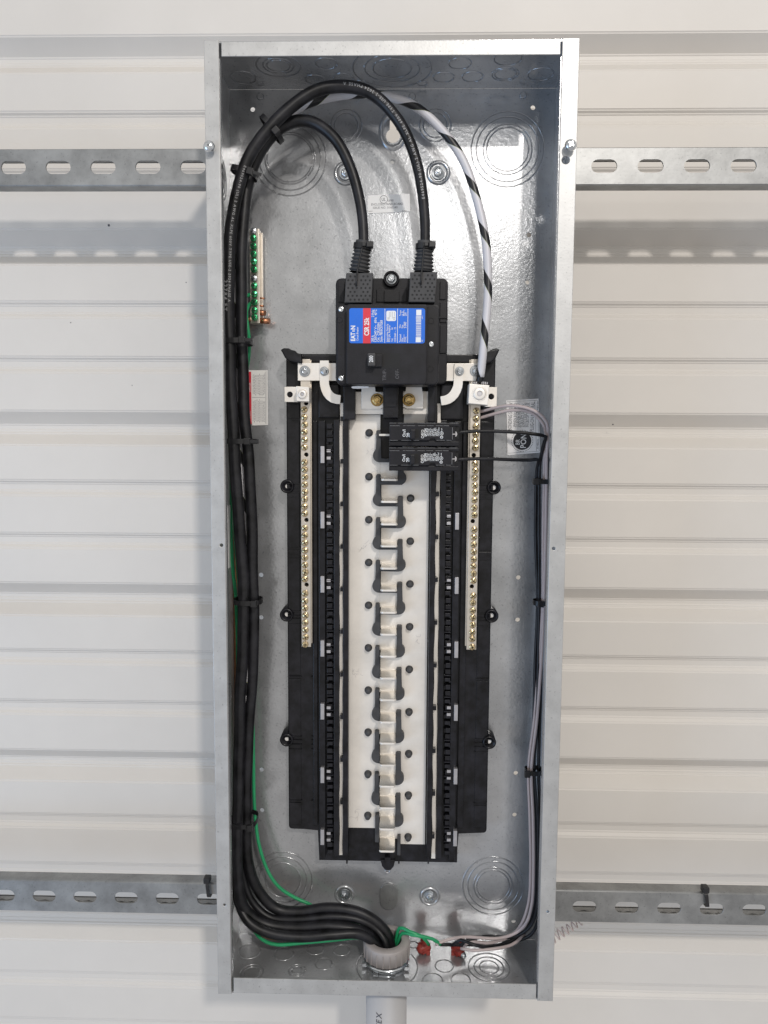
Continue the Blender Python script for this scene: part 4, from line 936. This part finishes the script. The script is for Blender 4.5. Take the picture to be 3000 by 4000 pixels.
# =================================================================== ground bar
YG = .079
gb = thing('ground_bar', 'narrow ground bar with green screws on the left of the back panel', 'ground bar', P(1000, 1260, D))
X0, X1, Z0, Z1 = R(976, 893, 1013, 1262, YG); MB().box(X0, X1, YG, YG+.013, Z0, Z1, .0005).put('bar', 'aluminium_bar', gb)
MB().box(X1, X1+.0022, YG+.009, YG+.013, Z0, Z1-.002, .0003).put('bar_foot', 'aluminium_bar', gb)
gs = MB(); gs.lathe((0, 0, 0), NY, [(-.008, .0026), (.0002, .0026), (.0003, .0036), (.0016, .0037), (.0022, .0033), (.0021, .0026), (.0024, .0018), (.0025, 0)], 12)
n0 = len(gs.bm.faces)
for w in ((.0028, .0004), (.0004, .0022)): gs.box(-w[0], w[0], -.0027, -.0018, -w[1], w[1])
gs.bm.faces.ensure_lookup_table()
for f in gs.bm.faces[n0:]: f.material_index = 1
gm = gs.mesh('ground_screw'); gm.materials.append(MAT['green_screw']); gm.materials.append(MAT['hole_dark'])
zs_ = gm.copy(); zs_.materials.clear(); zs_.materials.append(MAT['zinc_bolt']); zs_.materials.append(MAT['hole_dark'])
for i, y in enumerate((903, 931, 962, 993, 1023, 1053, 1088, 1117, 1150, 1181, 1213, 1240)):
    pale = i in (0, 6); p = P(990 + i*.5, y, YG-.006 + (.004 if pale else 0)); o = link('screw', zs_ if pale else gm, None, gb, p)
    o.rotation_euler = (rnd.uniform(-.08, .08), rnd.uniform(0, 3), rnd.uniform(-.08, .08))
for y, l, r in ((1163, 18, .0010), (1193, 14, .0012), (1220, 20, .0030), (1252, 38, .0032)):
    mb = MB(); a = P(1005, y, YG+.005); b_ = P(1015 + l, y + 3, YG+.002); mb.tube([a, b_], r, 10); mb.put('wire_end', 'copper', gb)

# =================================================================== cable ties
def tie(c0, c1, w, dep, label, group, head=1, tail=None, h=.0026, rot=0):
    """a strap looped round the bundle: centre c0, half width, half depth, turned to the run of the cables"""
    g = thing('cable_tie', label, 'cable tie', c0, group); c0 = Vector(c0); mb = MB(); b = mb.bm; n = 28
    rings_ = []
    for i in range(n):
        a = 2*math.pi*i/n; ca, sa = math.cos(a), math.sin(a)
        x = math.copysign(abs(ca)**.7, ca)*w; y = math.copysign(abs(sa)**.7, sa)*dep
        rings_.append([(x, y, -h), (x, y, h), (x*1.0 + .0008*ca, y + .0008*sa, h), (x + .0008*ca, y + .0008*sa, -h)])
    Rm = Matrix.Rotation(rot, 3, 'Y')
    vs = [[b.verts.new(c0 + Rm @ Vector(q)) for q in r] for r in rings_]
    for i in range(n):
        for j in range(4): b.faces.new((vs[i][j], vs[(i+1) % n][j], vs[(i+1) % n][(j+1) % 4], vs[i][(j+1) % 4]))
    mb.put('strap', 'tie_black', g)
    mb = MB(); hx = w*.72*head; hd = bmesh.ops
    n0 = len(mb.bm.verts); mb.box(hx-.0032, hx+.0032, -dep-.0042, -dep+.001, -.0034, .0034, .0006)
    if tail: mb.box(hx+.001, hx + tail*head, -dep-.0030, -dep-.0018, -.0016, .0016)
    for v in mb.bm.verts: v.co = c0 + Rm @ v.co
    mb.put('head', 'tie_black', g); return g
TG = 'black cable ties round the left cable bundle'
tie(P(1062, 505, .040), 0, .0150, .0130, 'cable tie where the two arching black cables first meet', TG, .9, rot=.85)
tie(P(955, 677, .040), 0, .0135, .0120, 'cable tie near the left edge, just below the arches', TG, .9, .014, rot=.32)
tie(P(928, 1337, .044), 0, .0150, .0175, 'cable tie beside the lower end of the ground bar', TG, .8, .014)
tie(P(945, 1724, .046), 0, .0165, .0175, 'cable tie just below the red and white warning label', TG, .8, .015)
tie(P(970, 2346, .046), 0, .0148, .0150, 'cable tie halfway down, where the striped cable starts to show', TG, .85)
tie(P(955, 3200, .050), 0, .0145, .0175, 'lowest cable tie of the left bundle, holding the green wire', TG, .95)
TG = 'black cable ties round the right wires'
tie(P(2118, 1880, .059), 0, .0098, .0085, 'upper cable tie on the right wires, under the bonding label', TG, -1.2)
tie(P(2112, 2352, .060), 0, .0078, .0085, 'middle cable tie on the right wires', TG, -.3)
tie(P(2085, 3010, .060), 0, .0095, .0080, 'lowest cable tie on the right wires, with a knobbly head', TG, -1.3)
# ties on the lower strut
for px, lab in ((815, 'black cable tie on the lower strut left of the box'), (2758, 'black cable tie on the lower strut right of the box')):
    x_ = P(px, 3520, D).x; g = thing('cable_tie', lab, 'cable tie', (x_, D, -.43), 'cable ties on the lower strut'); mb = MB()
    c = spline([Vector((x_+.001, D+.010, -.4480)), Vector((x_+.001, D-.002, -.4460)), Vector((x_, D-.0025, -.4380)), Vector((x_-.001, D-.0010, -.4290)), Vector((x_-.001, D+.010, -.4275))], .002)
    b = mb.bm; pv = None
    for p in c:
        r = [b.verts.new(p + Vector(q)) for q in ((-.0020, -.0006, 0), (.0020, -.0006, 0), (.0020, .0006, 0), (-.0020, .0006, 0))]
        if pv:
            for j in range(4): b.faces.new((pv[j], pv[(j+1) % 4], r[(j+1) % 4], r[j]))
        pv = r
    mb.put('strap', 'tie_black', g)
    MB().box(x_-.0055, x_+.0025, D-.0035, D+.006, -.4290, -.4215, .0016).put('head', 'tie_black', g)

# =================================================================== conduit, its fitting and bushing
cc = P(1509, 3950, .052); XC, YC2 = cc.x, .052
g = thing('conduit', 'grey plastic conduit rising to the bottom of the box, dark lettering on it', 'conduit', (XC, YC2, -.9))
MB().lathe((XC, YC2, -1.1), (0, 0, 1), [(0, .0236), (.6030, .0236), (.6030, .0215), (0, .0215)], 48).put('pipe', 'pvc_grey', g)
t = Text(); s_ = 'CANTEX'; z = P(1487, 3925, .03).z
ys_ = .0; a0 = math.asin((P(1481, 3950, .03).x - XC)/.0237)
px_ = z - .052
for ch in s_:                                    # reads upward, wrapped on the pipe
    vs, fs, w = glyphs(ch, .02); sz = .0092; wd = (w[1]-w[0])*sz
    dirx = Vector((math.sin(a0), -math.cos(a0), 0)); tan = Vector((-math.cos(a0), -math.sin(a0), 0))
    t.add(ch, Vector((XC, YC2, px_)) + dirx*.02385 - tan*.003, (0, 0, 1), tan, sz, None, .02); px_ += wd + .0014
t.put('print', 'ink_faint', g)
g = thing('conduit_bushing', 'pinkish grey conduit bushing standing on the floor of the box', 'conduit fitting', (XC, .05, -H2))
YK = .052; zt = -.4640
MB().lathe((XC, YK, zt), (0, 0, -1), [(0, .0172), (-.0008, .0180), (0, .0255), (.0015, .0266), (.0180, .0262), (.0200, .0240), (.0205, .0172), (0, .0172)], 44).put('bushing_ring', 'bushing', g)
mb = MB()
for i in range(22): a = 2*math.pi*i/22; c = Vector((XC + .0262*math.cos(a), YK + .0262*math.sin(a), zt-.018)); mb.cyl(c, (0, 0, 1), .0009, .015, 6)
mb.put('grip_rib', 'bushing', g)
mb = MB(); mb.lathe((XC, YK, zt-.0205), (0, 0, -1), [(0, .0240), (.001, .0262), (.0045, .0262), (.0050, .0235), (.0092, .0235)], 40)
for i in range(8): a = 2*math.pi*i/8 + .3; c = Vector((XC + .0262*math.cos(a), YK + .0262*math.sin(a), zt-.0252)); mb.box(c.x-.0028, c.x+.0028, c.y-.0028, c.y+.0028, c.z-.0025, c.z+.002, .0004)
mb.put('lock_nut', 'zinc_bolt', g)

# =================================================================== red wire connectors
def redcon(px, py, lab, rot, tail):
    p = PZ(px, py, -H2+.010); g = thing('wire_connector', lab, 'wire connector', p, 'red twist-on wire connectors'); ax = Vector((rot, -.45, -.12)).normalized()
    mb = MB(); mb.lathe(p, ax, [(0, .0030), (0, .0062), (.005, .0064), (.012, .0050), (.0145, .0034), (.015, 0)], 18)
    mb.put('cap', 'red_plastic', g)
    mb = MB(); u = ax.orthogonal().normalized(); w = ax.cross(u)
    for i in range(8): a = math.pi*i/4; d = u*math.cos(a) + w*math.sin(a); mb.cyl(p + ax*.001 + d*.0062, ax, .0010, .010, 6, r2=.0008)
    for s in (-1, 1): q = p + ax*.004 + u*.0072*s; mb.box(q.x-.0022, q.x+.0022, q.y-.0015, q.y+.0015, q.z-.003, q.z+.003, .0006)
    mb.put('grip_wing', 'red_plastic', g)
    if tail: MB().lathe(p + ax*.013, ax, [(0, .0030), (.004, .0034), (.006, .0020), (.0062, 0)], 14).put('bright_tip', 'zinc_bolt', g)
redcon(1672, 3690, 'red wire connector next to the conduit bushing', -.75, 0); redcon(1778, 3692, 'red wire connector farther right, with a bright tip', .30, 1)

# =================================================================== coiled wire behind the box at lower right
a, b_ = P(2150, 3668, .150), P(2268, 3600, .156); ax = (b_-a).normalized(); u = ax.orthogonal().normalized(); w = ax.cross(u); n = 160
c = [a + (b_-a)*i/n + (u*math.cos(i*.26*1.0) + w*math.sin(i*.26))*(.0062 - .0022*i/n) for i in range(n+1)]
g = thing('coiled_wire', 'small loose coil of wire sticking out below the lower strut at right', 'coil', a)
MB().tube(c, .0009, 6).put('coil', 'wire_white', g)
